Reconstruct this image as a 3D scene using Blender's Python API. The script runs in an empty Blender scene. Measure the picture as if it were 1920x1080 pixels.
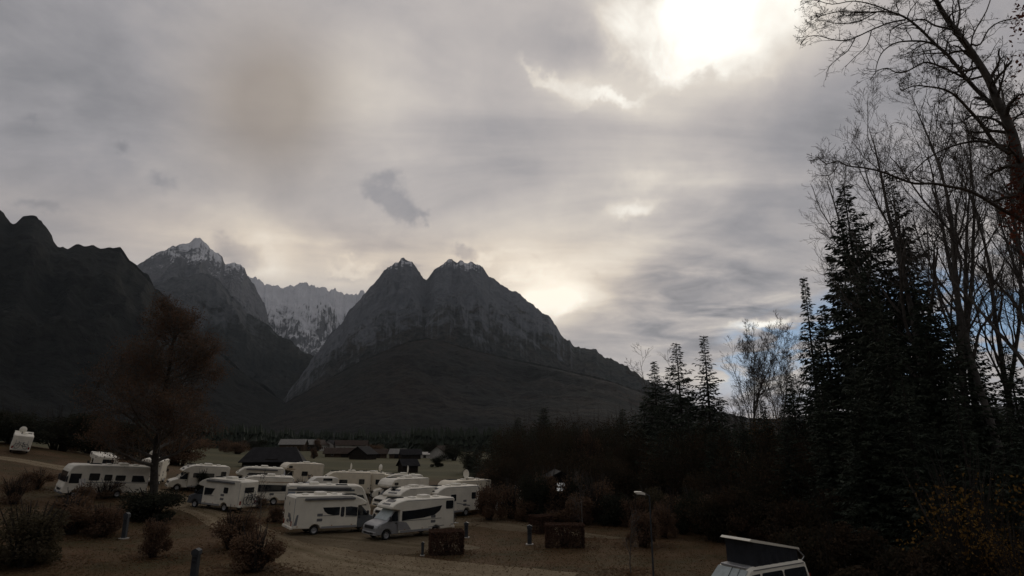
import bpy, bmesh, math, random
import numpy as np
from mathutils import Vector, Matrix

# ---------------------------------------------------------------- camera, sky, sun, exposure
R = math.radians
S = bpy.context.scene
COL = S.collection
F_PX, CAM_H, PITCH = 1144.0, 7.2, R(14.1)          # lens in pixels of a 1920 wide frame
cam = bpy.data.cameras.new('camera'); camo = bpy.data.objects.new('camera', cam); COL.objects.link(camo)
cam.sensor_width = 36.0; cam.lens = 36.0 * F_PX / 1920.0
cam.clip_start = 0.1; cam.clip_end = 60000.0
camo.location = (0, 0, CAM_H); camo.rotation_euler = (math.pi/2 + PITCH, 0, 0)
S.camera = camo
S.view_settings.view_transform = 'Standard'; S.view_settings.look = 'None'
S.view_settings.exposure = 0.0; S.view_settings.gamma = 1.0; S.view_settings.use_curve_mapping = False
S.cycles.use_denoising = True
try: S.cycles.denoiser = 'OPENIMAGEDENOISE'
except Exception: pass
S.cycles.max_bounces = 5; S.cycles.diffuse_bounces = 3; S.cycles.glossy_bounces = 2
S.cycles.transmission_bounces = 2; S.cycles.volume_bounces = 0; S.cycles.transparent_max_bounces = 4
S.cycles.sample_clamp_indirect = 4.0

def ray(px, py):
    """direction of a picture point, in the world"""
    v = Vector(((px-960)/F_PX, 1.0, (540-py)/F_PX))
    c, s = math.cos(PITCH), math.sin(PITCH)
    return Vector((v.x, c*v.y - s*v.z, s*v.y + c*v.z))
def azel(px, py):
    d = ray(px, py).normalized()
    return math.atan2(d.x, d.y), math.asin(d.z)
def at(px, py, Y):
    """point at ground distance Y ahead seen at px,py"""
    d = ray(px, py); k = Y / d.y
    return Vector((d.x*k, Y, CAM_H + d.z*k))

SUN_AZ, SUN_EL = azel(1045, 552)
sun = bpy.data.lights.new('sun', 'SUN'); suno = bpy.data.objects.new('sun', sun); COL.objects.link(suno)
sun.energy = 0.5; sun.angle = R(12); sun.color = (1.0, 0.9, 0.76)
sd = Vector((math.sin(SUN_AZ)*math.cos(SUN_EL), math.cos(SUN_AZ)*math.cos(SUN_EL), math.sin(SUN_EL)))
suno.rotation_euler = (-sd).to_track_quat('-Z', 'Y').to_euler()
suno.location = (0, 0, 50)

class NT:
    """tiny node-tree writer"""
    def __init__(s, tree): s.t = tree; tree.nodes.clear()
    def n(s, typ, **kw):
        nd = s.t.nodes.new(typ)
        for k, v in kw.items(): setattr(nd, k, v)
        return nd
    def put(s, sock, v):
        if v is None: return
        if hasattr(v, 'links') or hasattr(v, 'is_output'): s.t.links.new(v, sock)
        else:
            if isinstance(v, (int, float)) and hasattr(sock.default_value, '__len__'):
                v = (v,)*len(sock.default_value)
            if hasattr(sock.default_value, '__len__') and len(sock.default_value) == 4 and len(v) == 3: v = (*v, 1)
            sock.default_value = v
    def m(s, op, a, b=None, c=None, clamp=False):
        nd = s.n('ShaderNodeMath', operation=op, use_clamp=clamp)
        for i, v in enumerate((a, b, c)): s.put(nd.inputs[i], v)
        return nd.outputs[0]
    def v(s, op, a, b=None, scale=None):
        nd = s.n('ShaderNodeVectorMath', operation=op)
        s.put(nd.inputs[0], a); s.put(nd.inputs[1], b)
        if scale is not None: s.put(nd.inputs['Scale'], scale)
        return nd.outputs[1] if op in ('DOT_PRODUCT', 'LENGTH') else nd.outputs[0]
    def noise(s, vec, scale, detail=4, rough=.5, dist=0, out=0):
        nd = s.n('ShaderNodeTexNoise'); s.put(nd.inputs['Vector'], vec)
        s.put(nd.inputs['Scale'], scale); s.put(nd.inputs['Detail'], detail)
        s.put(nd.inputs['Roughness'], rough); s.put(nd.inputs['Distortion'], dist)
        return nd.outputs[out]
    def ramp(s, fac, stops, interp='LINEAR'):
        nd = s.n('ShaderNodeValToRGB'); s.put(nd.inputs[0], fac); e = nd.color_ramp.elements
        nd.color_ramp.interpolation = interp
        while len(e) < len(stops): e.new(0.5)
        for el, (p, c) in zip(e, stops):
            el.position = p; el.color = (*c, 1) if not isinstance(c, (int, float)) else (c, c, c, 1)
        return nd.outputs[0]
    def mix(s, fac, a, b, mode='MIX'):
        nd = s.n('ShaderNodeMix', data_type='RGBA', blend_type=mode)
        s.put(nd.inputs[0], fac); s.put(nd.inputs[6], a); s.put(nd.inputs[7], b)
        return nd.outputs[2]
    def maprange(s, v, a, b, c=0.0, d=1.0, smooth=True):
        nd = s.n('ShaderNodeMapRange', interpolation_type='SMOOTHSTEP' if smooth else 'LINEAR')
        for i, x in enumerate((v, a, b, c, d)): s.put(nd.inputs[i], x)
        return nd.outputs[0]
    def comb(s, x, y, z):
        nd = s.n('ShaderNodeCombineXYZ')
        for i, q in enumerate((x, y, z)): s.put(nd.inputs[i], q)
        return nd.outputs[0]
    def sep(s, v):
        nd = s.n('ShaderNodeSeparateXYZ'); s.put(nd.inputs[0], v); return nd.outputs

SKY_K = 1.0
def make_world():
    w = bpy.data.worlds.new('World'); S.world = w; w.use_nodes = True
    t = NT(w.node_tree)
    d = t.n('ShaderNodeTexCoord').outputs['Generated']
    d = t.v('NORMALIZE', d)
    # ragged edges: push the direction about with noise
    wob = t.v('SUBTRACT', t.noise(d, 5.0, 6, .55, 0, 1), (.5, .5, .5))
    wob2 = t.v('SUBTRACT', t.noise(d, 1.6, 3, .5, 0, 1), (.5, .5, .5))
    dw = t.v('ADD', d, t.v('ADD', t.v('SCALE', wob, None, .09), t.v('SCALE', wob2, None, .10)))
    x, y, z = t.sep(d)
    # deck of cloud, in plan, so that it draws together towards the horizon
    zz = t.m('ADD', t.m('MAXIMUM', z, 0.0), 0.16)
    plan = t.comb(t.m('DIVIDE', x, zz), t.m('DIVIDE', y, zz), 0.0)
    deck = t.noise(plan, 0.62, 7, .52, .6)
    strat = t.noise(t.v('MULTIPLY', plan, (0.6, 1.3, 1)), 1.35, 9, .60, .7)
    def blobs(lst, dd):
        X, Y, Z = t.sep(dd)
        az = t.m('ARCTAN2', X, Y)
        el = t.m('ARCSINE', t.m('MINIMUM', t.m('MAXIMUM', Z, -1.0), 1.0))
        tot = None
        for (px, py, sx, sy, rot, amp) in lst:
            a, e = azel(px, py); ce = math.cos(e)
            u = t.m('MULTIPLY', t.m('SUBTRACT', az, a), ce * F_PX / sx)
            v = t.m('MULTIPLY', t.m('SUBTRACT', el, e), F_PX / sy)
            if rot:
                c, s_ = math.cos(R(rot)), math.sin(R(rot))
                u = t.m('MULTIPLY', t.m('SUBTRACT', az, a), ce * F_PX); v = t.m('MULTIPLY', t.m('SUBTRACT', el, e), F_PX)
                uu = t.m('ADD', t.m('MULTIPLY', u, c/sx), t.m('MULTIPLY', v, s_/sx))
                v = t.m('SUBTRACT', t.m('MULTIPLY', v, c/sy), t.m('MULTIPLY', u, s_/sy)); u = uu
            r2 = t.m('ADD', t.m('MULTIPLY', u, u), t.m('MULTIPLY', v, v))
            g = t.m('MULTIPLY', t.m('EXPONENT', t.m('MULTIPLY', r2, -1.0)), amp)
            tot = g if tot is None else t.m('ADD', tot, g)
        return tot
    # thin and thick places of the cover (thin = bright)
    thin = [(1330, 20, 270, 150, 0, .15), (1450, -10, 110, 120, 0, .20), (1130, 172, 95, 26, -18, .12), (1330, 170, 160, 70, 0, .07), (720, 240, 130, 130, 0, .09),
            (1040, 556, 120, 55, 30, .42), (985, 500, 170, 75, 20, .22), (1270, 335, 120, 50, 0, .12), (1215, 392, 60, 16, 0, .13),
            (505, 462, 60, 50, 0, .16), (600, 500, 190, 40, 0, .12), (330, 440, 130, 60, 0, .07), (690, 495, 60, 14, 0, .12),
            (1190, 470, 120, 40, 25, .06), (610, 250, 160, 160, 0, .035), (1410, 600, 46, 12, 8, .30), (1465, 585, 40, 10, 8, .2), (1250, 690, 60, 16, 0, .10), (1400, 690, 100, 18, 0, .2),
            (30, 370, 90, 26, 0, .06)]
    thick = [(40, 300, 130, 120, 0, -.10), (40, 60, 190, 130, 0, -.07), (1000, 310, 130, 70, 0, -.07), (1460, 300, 150, 80, 0, -.08), (1600, 200, 160, 160, 0, -.08), (1090, 70, 110, 70, 0, -.07), (870, 150, 170, 110, 0, -.025), (880, 300, 120, 40, 0, -.02),
             
             (1330, 560, 170, 50, 0, -.06), (1230, 620, 160, 50, 0, -.03), (760, 510, 60, 14, 0, -.10), (1120, 500, 60, 16, -25, -.08), (1480, 380, 140, 60, 0, -.04), (75, 215, 50, 20, 0, -.03), (180, 420, 130, 50, 0, -.05)]
    tw = t.noise(d, 11.0, 7, .62, .4)
    # torn holes, with a firm ragged edge
    wob3 = t.v('SUBTRACT', t.noise(d, 8.0, 7, .62, 0, 1), (.5, .5, .5))
    wob4 = t.v('SCALE', t.v('SUBTRACT', t.noise(d, 24.0, 6, .62, 0, 1), (.5, .5, .5)), None, .045)
    ds = t.v('ADD', t.v('ADD', dw, t.v('SCALE', wob3, None, .10)), wob4)
    torn = blobs([(1335, 5, 190, 68, 0, 1.05), (1262, 84, 80, 42, -25, .8), (1340, 112, 90, 26, 0, .55), (1408, 66, 62, 46, 0, .7), (1125, 168, 95, 15, -22, .55), (1180, 185, 70, 12, 5, .5), (1060, 138, 50, 9, -10, .4), (1260, 335, 90, 30, 20, .42), (1062, 572, 40, 16, 40, .55), (1020, 545, 60, 14, 30, .5), (1075, 540, 50, 12, 10, .45), (985, 515, 130, 16, 20, .46), (940, 480, 80, 10, 15, .4), (1215, 392, 60, 14, 0, .5), (690, 495, 70, 12, 0, .5), (1410, 598, 50, 12, 8, .8), (1470, 585, 40, 10, 8, .6), (505, 470, 50, 40, 0, .45)], ds)
    torn = t.maprange(torn, .08, 1.15)
    dk = t.v('ADD', t.v('ADD', d, wob4), t.v('ADD', t.v('SCALE', wob, None, .05), t.v('SCALE', wob3, None, .085)))
    puffs = blobs([(736, 372, 46, 42, 0, 1.0), (765, 408, 24, 22, 0, .6), (690, 366, 30, 16, 0, .4), (798, 404, 12, 16, 0, .6), (458, 464, 50, 32, 0, 1.0), (878, 470, 34, 14, -15, .9), (228, 280, 24, 16, 0, .6), (300, 350, 30, 16, 0, .6), (45, 208, 26, 10, 0, .5), (75, 385, 50, 18, 0, .6), (1120, 505, 40, 10, -30, .5), (1000, 490, 26, 8, -40, .5), (770, 500, 50, 10, 0, .6), (1090, 70, 110, 70, 0, .55), (655, 515, 60, 12, 0, .5)], dk)
    puffs = t.maprange(puffs, .28, .85)
    cells = t.noise(t.v('MULTIPLY', plan, (1.0, 1.25, 1)), 3.6, 5, .55, .5)
    cmask = blobs([(1420, 610, 170, 90, 0, 1.0), (1230, 560, 190, 120, 0, .7), (1330, 380, 200, 120, 0, .35), (600, 450, 300, 60, 0, .3)], d)
    b = t.m('ADD', t.m('ADD', blobs(thin, dw), blobs(thick, dw)), t.m('MULTIPLY', torn, t.maprange(t.noise(d, 7.0, 6, .6, .6), .30, .66, .16, .45)))
    b = t.m('ADD', b, t.m('MULTIPLY', puffs, -.125))
    b = t.m('ADD', b, t.m('MULTIPLY', t.m('MULTIPLY', t.m('SUBTRACT', cells, .5), cmask), .75))
    b = t.m('ADD', b, t.m('MULTIPLY', t.m('SUBTRACT', deck, .5), .42))
    b = t.m('ADD', b, t.m('MULTIPLY', t.m('SUBTRACT', strat, .5), .46))
    b = t.m('ADD', b, t.m('MULTIPLY', t.m('SUBTRACT', tw, .5), .13))
    # cover lit from the sun's side: brighter that way, duller the other
    toward = t.v('DOT_PRODUCT', d, tuple(sd))
    b = t.m('ADD', b, t.maprange(toward, -1.0, 1.0, .18, .452, smooth=False))
    cloud = t.ramp(b, [(0.0, (.06, .063, .072)), (.20, (.19, .193, .21)), (.33, (.34, .327, .342)), (.47, (.525, .485, .468)), (.62, (.76, .695, .62)), (1.0, (1.22, 1.18, 1.08))])
    # smear of lens dirt, put into the sky colour as a soft brown patch
    brown = t.m('MINIMUM', blobs([(508, 205, 115, 125, 0, .80), (560, 140, 130, 80, 0, .12)], t.v('ADD', d, t.v('SCALE', wob2, None, .05))), 0.72)
    cloud = t.mix(brown, cloud, (.295, .245, .205))
    warm = blobs([(560, 470, 420, 60, 0, .5), (1010, 540, 240, 90, 0, .55)], d)
    cloud = t.mix(t.m('MINIMUM', warm, .6), cloud, t.mix(1.0, cloud, (1.08, .97, .84), 'MULTIPLY'))
    # gaps of clear air low over the wood
    sky = t.n('ShaderNodeTexSky', sky_type='NISHITA', sun_disc=False, sun_elevation=SUN_EL, sun_rotation=SUN_AZ)
    sky.air_density = 1.6; sky.dust_density = .6; sky.ozone_density = 3.0
    blue = t.mix(1.0, sky.outputs[0], (.085, .085, .085), 'MULTIPLY')
    blue = t.mix(.7, blue, (.15, .36, .72))
    gapn = t.noise(t.v('MULTIPLY', d, (1, 1, 3.2)), 9.0, 6, .55, .6)
    gap = blobs([(1472, 632, 85, 40, 10, 1.3), (1400, 672, 60, 18, 0, .7), (1800, 620, 220, 90, 0, 1.2), (1400, 730, 120, 30, 0, .6)], dw)
    gap = t.maprange(t.m('MULTIPLY', gap, t.maprange(gapn, .36, .60)), .08, .70)
    allc = t.mix(t.m('MULTIPLY', gap, .9), cloud, blue)
    # below the horizon the world is never seen; give it the dull colour of distant ground
    allc = t.mix(t.maprange(z, -.10, .0), (.02, .018, .015), allc)
    bg = t.n('ShaderNodeBackground'); t.put(bg.inputs[0], allc); bg.inputs[1].default_value = SKY_K
    out = t.n('ShaderNodeOutputWorld'); t.t.links.new(bg.outputs[0], out.inputs[0])
    w.cycles.sampling_method = 'MANUAL'; w.cycles.sample_map_resolution = 512
make_world()

# ---------------------------------------------------------------- helpers
rnd = random.Random(11)
def tag(o, label=None, cat=None, group=None, kind=None):
    if label: o['label'] = label
    if cat: o['category'] = cat
    if group: o['group'] = group
    if kind: o['kind'] = kind
    return o
def empty(name, loc=(0, 0, 0), parent=None):
    o = bpy.data.objects.new(name, None); COL.objects.link(o); o.location = loc; o.parent = parent
    o.empty_display_size = .2
    return o
def link(name, me, mat=None, parent=None):
    o = bpy.data.objects.new(name, me); COL.objects.link(o); o.parent = parent
    if mat is not None and not me.materials: me.materials.append(mat)
    return o
def copy_tree(o, parent=None):
    c = o.copy(); COL.objects.link(c); c.parent = parent
    for ch in list(o.children): copy_tree(ch, c)
    return c

class MB:
    """collects faces for one mesh"""
    def __init__(s): s.v = []; s.f = []
    def add(s, vs, fs):
        k = len(s.v); s.v += [tuple(p) for p in vs]; s.f += [tuple(i+k for i in q) for q in fs]; return s
    def box(s, x0, x1, y0, y1, z0, z1, c=0.0):
        if c <= 0:
            return s.add([(x0,y0,z0),(x1,y0,z0),(x1,y1,z0),(x0,y1,z0),(x0,y0,z1),(x1,y0,z1),(x1,y1,z1),(x0,y1,z1)],
                  [(3,2,1,0),(4,5,6,7),(0,1,5,4),(1,2,6,5),(2,3,7,6),(3,0,4,7)])
        vs = []                                     # upright block with chamfered corners and top edge
        for (zz, i) in ((z0, 0), (z1-c, 0), (z1, c)):
            a0, a1, b0, b1 = x0+i, x1-i, y0+i, y1-i
            vs += [(a0+c,b0,zz),(a1-c,b0,zz),(a1,b0+c,zz),(a1,b1-c,zz),(a1-c,b1,zz),(a0+c,b1,zz),(a0,b1-c,zz),(a0,b0+c,zz)]
        fs = [tuple(range(7, -1, -1)), tuple(range(16, 24))]
        for r in (0, 8):
            for i in range(8): j = (i+1) % 8; fs.append((r+i, r+j, r+8+j, r+8+i))
        return s.add(vs, fs)
    def slab(s, poly, y0, y1):
        """flat x,z outline given depth along y"""
        n = len(poly)
        vs = [(x, y0, z) for x, z in poly] + [(x, y1, z) for x, z in poly]
        fs = [tuple(range(n)), tuple(range(2*n-1, n-1, -1))]
        for i in range(n): j = (i+1) % n; fs.append((j, i, n+i, n+j))
        return s.add(vs, fs)
    def shell(s, poly, w, c, taper=None):
        """side outline x,z drawn out to width w with chamfered flanks; taper(z)->width factor"""
        n = len(poly); P = [Vector(p) for p in poly]
        area = sum(P[i].x*P[(i+1) % n].y - P[(i+1) % n].x*P[i].y for i in range(n))
        sg = 1 if area > 0 else -1
        ins = []
        for i in range(n):
            a, b, q = P[i-1], P[i], P[(i+1) % n]
            e1 = (b-a).normalized(); e2 = (q-b).normalized()
            n1 = Vector((-e1.y, e1.x))*sg; n2 = Vector((-e2.y, e2.x))*sg
            nn = n1+n2
            nn = nn/max(nn.length, .3) if nn.length > 1e-6 else n1
            ins.append(b + nn*c)
        T = taper or (lambda z: 1.0)
        rings = [(ins, -w/2), (P, -w/2+c), (P, w/2-c), (ins, w/2)]
        vs = []
        for ring, yy in rings: vs += [(p.x, yy*T(p.y), p.y) for p in ring]
        fs = [tuple(range(n)), tuple(range(4*n-1, 3*n-1, -1))]
        for k in range(3):
            for i in range(n): j = (i+1) % n; fs.append((k*n+j, k*n+i, (k+1)*n+i, (k+1)*n+j))
        return s.add(vs, fs)
    def tube(s, pts, rad, sides=6, cap=True):
        pts = [Vector(p) for p in pts]; n = len(pts)
        if not hasattr(rad, '__len__'): rad = [rad]*n
        vs, fs = [], []; up = None
        for i in range(n):
            d = (pts[min(i+1, n-1)] - pts[max(i-1, 0)])
            d = d.normalized() if d.length > 1e-9 else Vector((0, 0, 1))
            if up is None: up = Vector((0, 0, 1)) if abs(d.z) < .9 else Vector((1, 0, 0))
            a = d.cross(up)
            a = a.normalized() if a.length > 1e-6 else d.orthogonal().normalized()
            b = a.cross(d); up = b
            for k in range(sides):
                q = 2*math.pi*k/sides
                vs.append(pts[i] + (a*math.cos(q) + b*math.sin(q))*rad[i])
        for i in range(n-1):
            for k in range(sides):
                j = (k+1) % sides
                fs.append((i*sides+k, i*sides+j, (i+1)*sides+j, (i+1)*sides+k))
        if cap and sides > 3:
            fs.append(tuple(range(sides-1, -1, -1))); fs.append(tuple(range((n-1)*sides, n*sides)))
        return s.add(vs, fs)
    def lathe(s, prof, axis='y', seg=20, c=(0, 0, 0)):
        """prof: (radius, offset along axis)"""
        vs, fs = [], []; n = len(prof)
        for k in range(seg):
            q = 2*math.pi*k/seg; co, si = math.cos(q), math.sin(q)
            for r, h in prof:
                p = (r*co, h, r*si) if axis == 'y' else ((r*co, r*si, h) if axis == 'z' else (h, r*co, r*si))
                vs.append((p[0]+c[0], p[1]+c[1], p[2]+c[2]))
        for k in range(seg):
            j = (k+1) % seg
            for i in range(n-1): fs.append((k*n+i, k*n+i+1, j*n+i+1, j*n+i))
        return s.add(vs, fs)
    def mesh(s, name, smooth=False):
        me = bpy.data.meshes.new(name); me.from_pydata(s.v, [], s.f); me.validate(); me.update()
        if smooth:
            me.polygons.foreach_set('use_smooth', [True]*len(me.polygons))
        return me
    def build(s, name, mat, parent=None, smooth=False, fix=True):
        me = s.mesh(name, smooth)
        if fix and len(s.f) < 3000:
            bm = bmesh.new(); bm.from_mesh(me); bmesh.ops.recalc_face_normals(bm, faces=bm.faces[:]); bm.to_mesh(me); bm.free()
        me.materials.append(mat)
        return link(name, me, None, parent)

def np_mesh(name, verts, faces, mat, smooth=False):
    """verts (n,3), faces (m,k) arrays"""
    verts = np.asarray(verts, np.float32); faces = np.asarray(faces, np.int32)
    me = bpy.data.meshes.new(name); k = faces.shape[1]
    me.vertices.add(len(verts)); me.vertices.foreach_set('co', verts.ravel())
    me.loops.add(faces.size); me.loops.foreach_set('vertex_index', faces.ravel())
    me.polygons.add(len(faces)); me.polygons.foreach_set('loop_start', np.arange(0, faces.size, k, dtype=np.int32))
    me.polygons.foreach_set('loop_total', np.full(len(faces), k, np.int32))
    if smooth: me.polygons.foreach_set('use_smooth', np.ones(len(faces), bool))
    me.update(calc_edges=True); me.materials.append(mat)
    return me

def vnoise(x, y, seed=0):
    """smooth value noise on arrays"""
    xi = np.floor(x).astype(np.int64); yi = np.floor(y).astype(np.int64); fx = x-xi; fy = y-yi
    def h(i, j):
        n = (i*374761393 + j*668265263 + seed*974634777) & 0xFFFFFFFF
        n = ((n ^ (n >> 13)) * 1274126177) & 0xFFFFFFFF
        n = n ^ (n >> 16)
        return (n & 0xFFFF)/65535.0
    u = fx*fx*fx*(fx*(fx*6-15)+10); v = fy*fy*fy*(fy*(fy*6-15)+10)
    a, b, c, d = h(xi, yi), h(xi+1, yi), h(xi, yi+1), h(xi+1, yi+1)
    return (a*(1-u)+b*u)*(1-v) + (c*(1-u)+d*u)*v
def fbm(x, y, oct=5, seed=0, ridged=False, gain=.5):
    tot = np.zeros(np.broadcast(x, y).shape); amp = 1.0; s = 0.0
    for o in range(oct):
        n = vnoise(x*2**o + 17.3*o, y*2**o - 9.1*o, seed+o)
        if ridged: n = 1-np.abs(2*n-1)
        tot += amp*n; s += amp; amp *= gain
    return tot/s

# ---------------------------------------------------------------- materials
MAT = {}
def mat(name, col, rough=.6, var=.0, scale=3.0, metal=0.0, spec=.4, bump=0.0, coord='Object', col2=None, detail=5, emit=None, bscale=None):
    m = bpy.data.materials.new(name); m.use_nodes = True; t = NT(m.node_tree)
    b = t.n('ShaderNodeBsdfPrincipled'); o = t.n('ShaderNodeOutputMaterial'); t.t.links.new(b.outputs[0], o.inputs[0])
    tc = t.n('ShaderNodeTexCoord').outputs[coord] if coord != 'Position' else t.n('ShaderNodeNewGeometry').outputs['Position']
    nz = t.noise(tc, scale, detail, .6)
    c1 = tuple(max(0, c*(1-var)) for c in col); c2 = col2 or tuple(c*(1+var) for c in col)
    if col2 and not var: c1 = col
    t.put(b.inputs['Base Color'], t.mix(t.maprange(nz, .3, .7), c1, c2))
    b.inputs['Roughness'].default_value = rough; b.inputs['Metallic'].default_value = metal
    b.inputs['Specular IOR Level'].default_value = spec
    if bump:
        bp = t.n('ShaderNodeBump'); bp.inputs['Strength'].default_value = bump; bp.inputs['Distance'].default_value = .05
        t.put(bp.inputs['Height'], t.noise(tc, bscale or scale*4, 4, .6)); t.t.links.new(bp.outputs[0], b.inputs['Normal'])
    if emit:
        t.put(b.inputs['Emission Color'], emit[0]); b.inputs['Emission Strength'].default_value = emit[1]
    MAT[name] = m
    return m
mat('white', (.76, .71, .59), .40, .11, .9)
mat('white_clean', (.80, .755, .63), .36, .07, .9)
mat('cream', (.72, .64, .49), .4, .07, 2.0)
mat('roof_white', (.78, .74, .64), .5, .10, 1.2)
mat('silver', (.34, .34, .34), .35, .06, 2.0, .3)
mat('cab_grey', (.10, .11, .12), .35, .1, 2.0, .2)
mat('blue_grey', (.26, .29, .33), .4, .08, 2.0)
mat('glass', (.018, .021, .024), .06, .2, 2.0, 0, .5)
mat('blind', (.38, .43, .42), .45, .12, 5.0)
mat('plastic', (.022, .022, .024), .55, .2, 4.0)
mat('grey_plastic', (.13, .13, .13), .5, .15, 4.0)
mat('tyre', (.018, .018, .018), .85, .25, 6.0)
mat('rim', (.36, .36, .36), .4, .15, 5.0, .5)
mat('lamp_glass', (.55, .55, .52), .12, .1, 4.0)
mat('red_lens', (.25, .015, .012), .25, .1, 4.0)
mat('red_print', (.42, .035, .04), .45, .1, 4.0)
mat('grey_print', (.17, .175, .18), .45, .1, 4.0)
mat('tan_print', (.36, .25, .15), .45, .1, 4.0)
mat('canvas', (.02, .022, .027), .9, .25, 3.0, bump=.2)
mat('steel', (.30, .31, .31), .45, .15, 5.0, .6)
mat('post_grey', (.036, .040, .044), .6, .2, 4.0)
mat('post_white', (.55, .53, .48), .6, .12, 3.0)
mat('wood', (.085, .058, .038), .85, .35, 2.5, spec=.08, bump=.3)
mat('wood_dark', (.030, .024, .02), .9, .3, 2.5, spec=.08, bump=.3)
mat('roof_dark', (.022, .021, .022), .85, .25, 1.0, spec=.08, bump=.2)
mat('roof_brown', (.05, .036, .028), .85, .25, 1.0, spec=.08, bump=.2)
mat('plaster', (.45, .42, .37), .85, .12, 1.0)
mat('lit_pane', (.5, .5, .5), .2, .1, 3.0, emit=((.95, .93, .9), .22))
mat('bark', (.040, .033, .027), .95, .4, 3.0, bump=.6, detail=6)
mat('bark_grey', (.11, .10, .088), .95, .35, 3.0, bump=.5, detail=6)
mat('twig', (.095, .082, .070), .95, .3, 4.0)
mat('spruce', (.016, .024, .014), .85, .0, .7, col2=(.034, .043, .024))
mat('fir_near', (.014, .021, .013), .85, .0, .7, col2=(.028, .036, .02))
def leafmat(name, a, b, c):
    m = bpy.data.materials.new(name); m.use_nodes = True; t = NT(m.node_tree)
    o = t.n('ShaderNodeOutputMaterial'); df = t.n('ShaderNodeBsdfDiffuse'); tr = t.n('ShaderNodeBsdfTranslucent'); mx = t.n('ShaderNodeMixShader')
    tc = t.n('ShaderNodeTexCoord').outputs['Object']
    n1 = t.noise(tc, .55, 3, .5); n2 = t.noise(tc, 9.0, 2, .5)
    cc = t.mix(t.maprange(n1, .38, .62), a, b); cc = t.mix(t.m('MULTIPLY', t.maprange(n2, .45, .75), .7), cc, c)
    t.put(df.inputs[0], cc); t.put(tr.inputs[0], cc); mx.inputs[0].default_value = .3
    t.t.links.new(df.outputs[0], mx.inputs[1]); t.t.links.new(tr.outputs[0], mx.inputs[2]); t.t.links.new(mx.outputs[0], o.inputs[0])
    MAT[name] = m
leafmat('leaf_rust', (.135, .086, .058), (.105, .072, .052), (.165, .092, .056))
leafmat('leaf_brown', (.155, .10, .066), (.115, .077, .052), (.19, .115, .068))
leafmat('leaf_red', (.15, .050, .034), (.10, .040, .028), (.20, .075, .04))
leafmat('leaf_gold', (.20, .115, .035), (.12, .07, .03), (.28, .17, .045))
leafmat('leaf_dark', (.038, .040, .028), (.028, .030, .022), (.06, .052, .034))
leafmat('leaf_drab', (.095, .080, .05), (.072, .06, .04), (.12, .095, .058))
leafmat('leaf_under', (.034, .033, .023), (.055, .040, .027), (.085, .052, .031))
leafmat('leaf_hedge', (.105, .062, .046), (.075, .048, .036), (.13, .075, .05))
mat('marker_amber', (.35, .13, .02), .3, .1, 4.0)
mat('plate', (.55, .55, .52), .5, .05, 4.0)
mat('roof_grey', (.20, .19, .17), .85, .15, 1.0, spec=.08)
# ---------------------------------------------------------------- ground
def gz(x, y):
    k = 100.0/max(y, 100.0); a = min(abs(x)*k, 80.0)
    return (.0011 if x < 0 else .0004)*a*a + .32*math.exp(-((x-12)**2+(y-27)**2)/64.0)
def gz_np(x, y):
    a = np.minimum(np.abs(x)*100.0/np.maximum(y, 100.0), 80.0)
    return np.where(x < 0, .0011, .0004)*a*a + .32*np.exp(-((x-12)**2+(y-27)**2)/64.0)
def on_ground(px, py):
    """where the line of sight through px,py meets the ground"""
    d = ray(px, py); lo, hi = 5.0, 3000.0
    f = lambda k: CAM_H + d.z*k/d.y - gz(d.x*k/d.y, k)
    if f(hi) > 0: return Vector((d.x*hi/d.y, hi, 0))
    for _ in range(60):
        m = (lo+hi)/2
        if f(m) > 0: lo = m
        else: hi = m
    return Vector((d.x*lo/d.y, lo, gz(d.x*lo/d.y, lo)))
def spot(px, Y):
    """ground point at distance Y in the direction of picture column px (at the horizon line)"""
    d = ray(px, 900); x = d.x/d.y*Y
    return Vector((x, Y, gz(x, Y)))

def ground_material():
    m = bpy.data.materials.new('meadow_ground'); m.use_nodes = True; t = NT(m.node_tree)
    b = t.n('ShaderNodeBsdfPrincipled'); o = t.n('ShaderNodeOutputMaterial'); t.t.links.new(b.outputs[0], o.inputs[0])
    p = t.n('ShaderNodeNewGeometry').outputs['Position']
    big = t.noise(p, .035, 4, .55); mid = t.noise(p, .22, 5, .6, .4); fine = t.noise(p, 3.5, 5, .7)
    c = t.mix(t.maprange(big, .35, .65), (0.081, 0.046, 0.021), (0.101, 0.062, 0.029))
    c = t.mix(t.maprange(mid, .40, .68), c, (0.054, 0.042, 0.017))
    c = t.mix(t.m('MULTIPLY', t.maprange(mid, .52, .30), .6), c, (0.114, 0.074, 0.040))
    lit = t.noise(p, 1.1, 6, .7)
    c = t.mix(t.m('MULTIPLY', t.maprange(lit, .52, .66), .55), c, (0.092, 0.038, 0.015))
    c = t.mix(t.m('MULTIPLY', t.maprange(fine, .40, .75), .45), c, (0.044, 0.029, 0.015))
    # the open meadows beyond the site: olive, mown in strips
    x, y, z = t.sep(p)
    far = t.maprange(y, 105.0, 135.0)
    strips = t.noise(t.v('MULTIPLY', p, (.004, .03, 0)), 1.0, 3, .6)
    fc = t.mix(t.maprange(strips, .42, .6), (.064, .060, .028), (.088, .078, .038))
    fc = t.mix(t.m('MULTIPLY', t.maprange(mid, .5, .7), .5), fc, (0.050, 0.040, 0.016))
    c = t.mix(far, c, fc)
    t.put(b.inputs['Base Color'], c); b.inputs['Roughness'].default_value = .95; b.inputs['Specular IOR Level'].default_value = .15
    bp = t.n('ShaderNodeBump'); bp.inputs['Strength'].default_value = .7; bp.inputs['Distance'].default_value = .08
    t.put(bp.inputs['Height'], fine); t.t.links.new(bp.outputs[0], b.inputs['Normal'])
    MAT['ground'] = m
ground_material()
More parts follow.
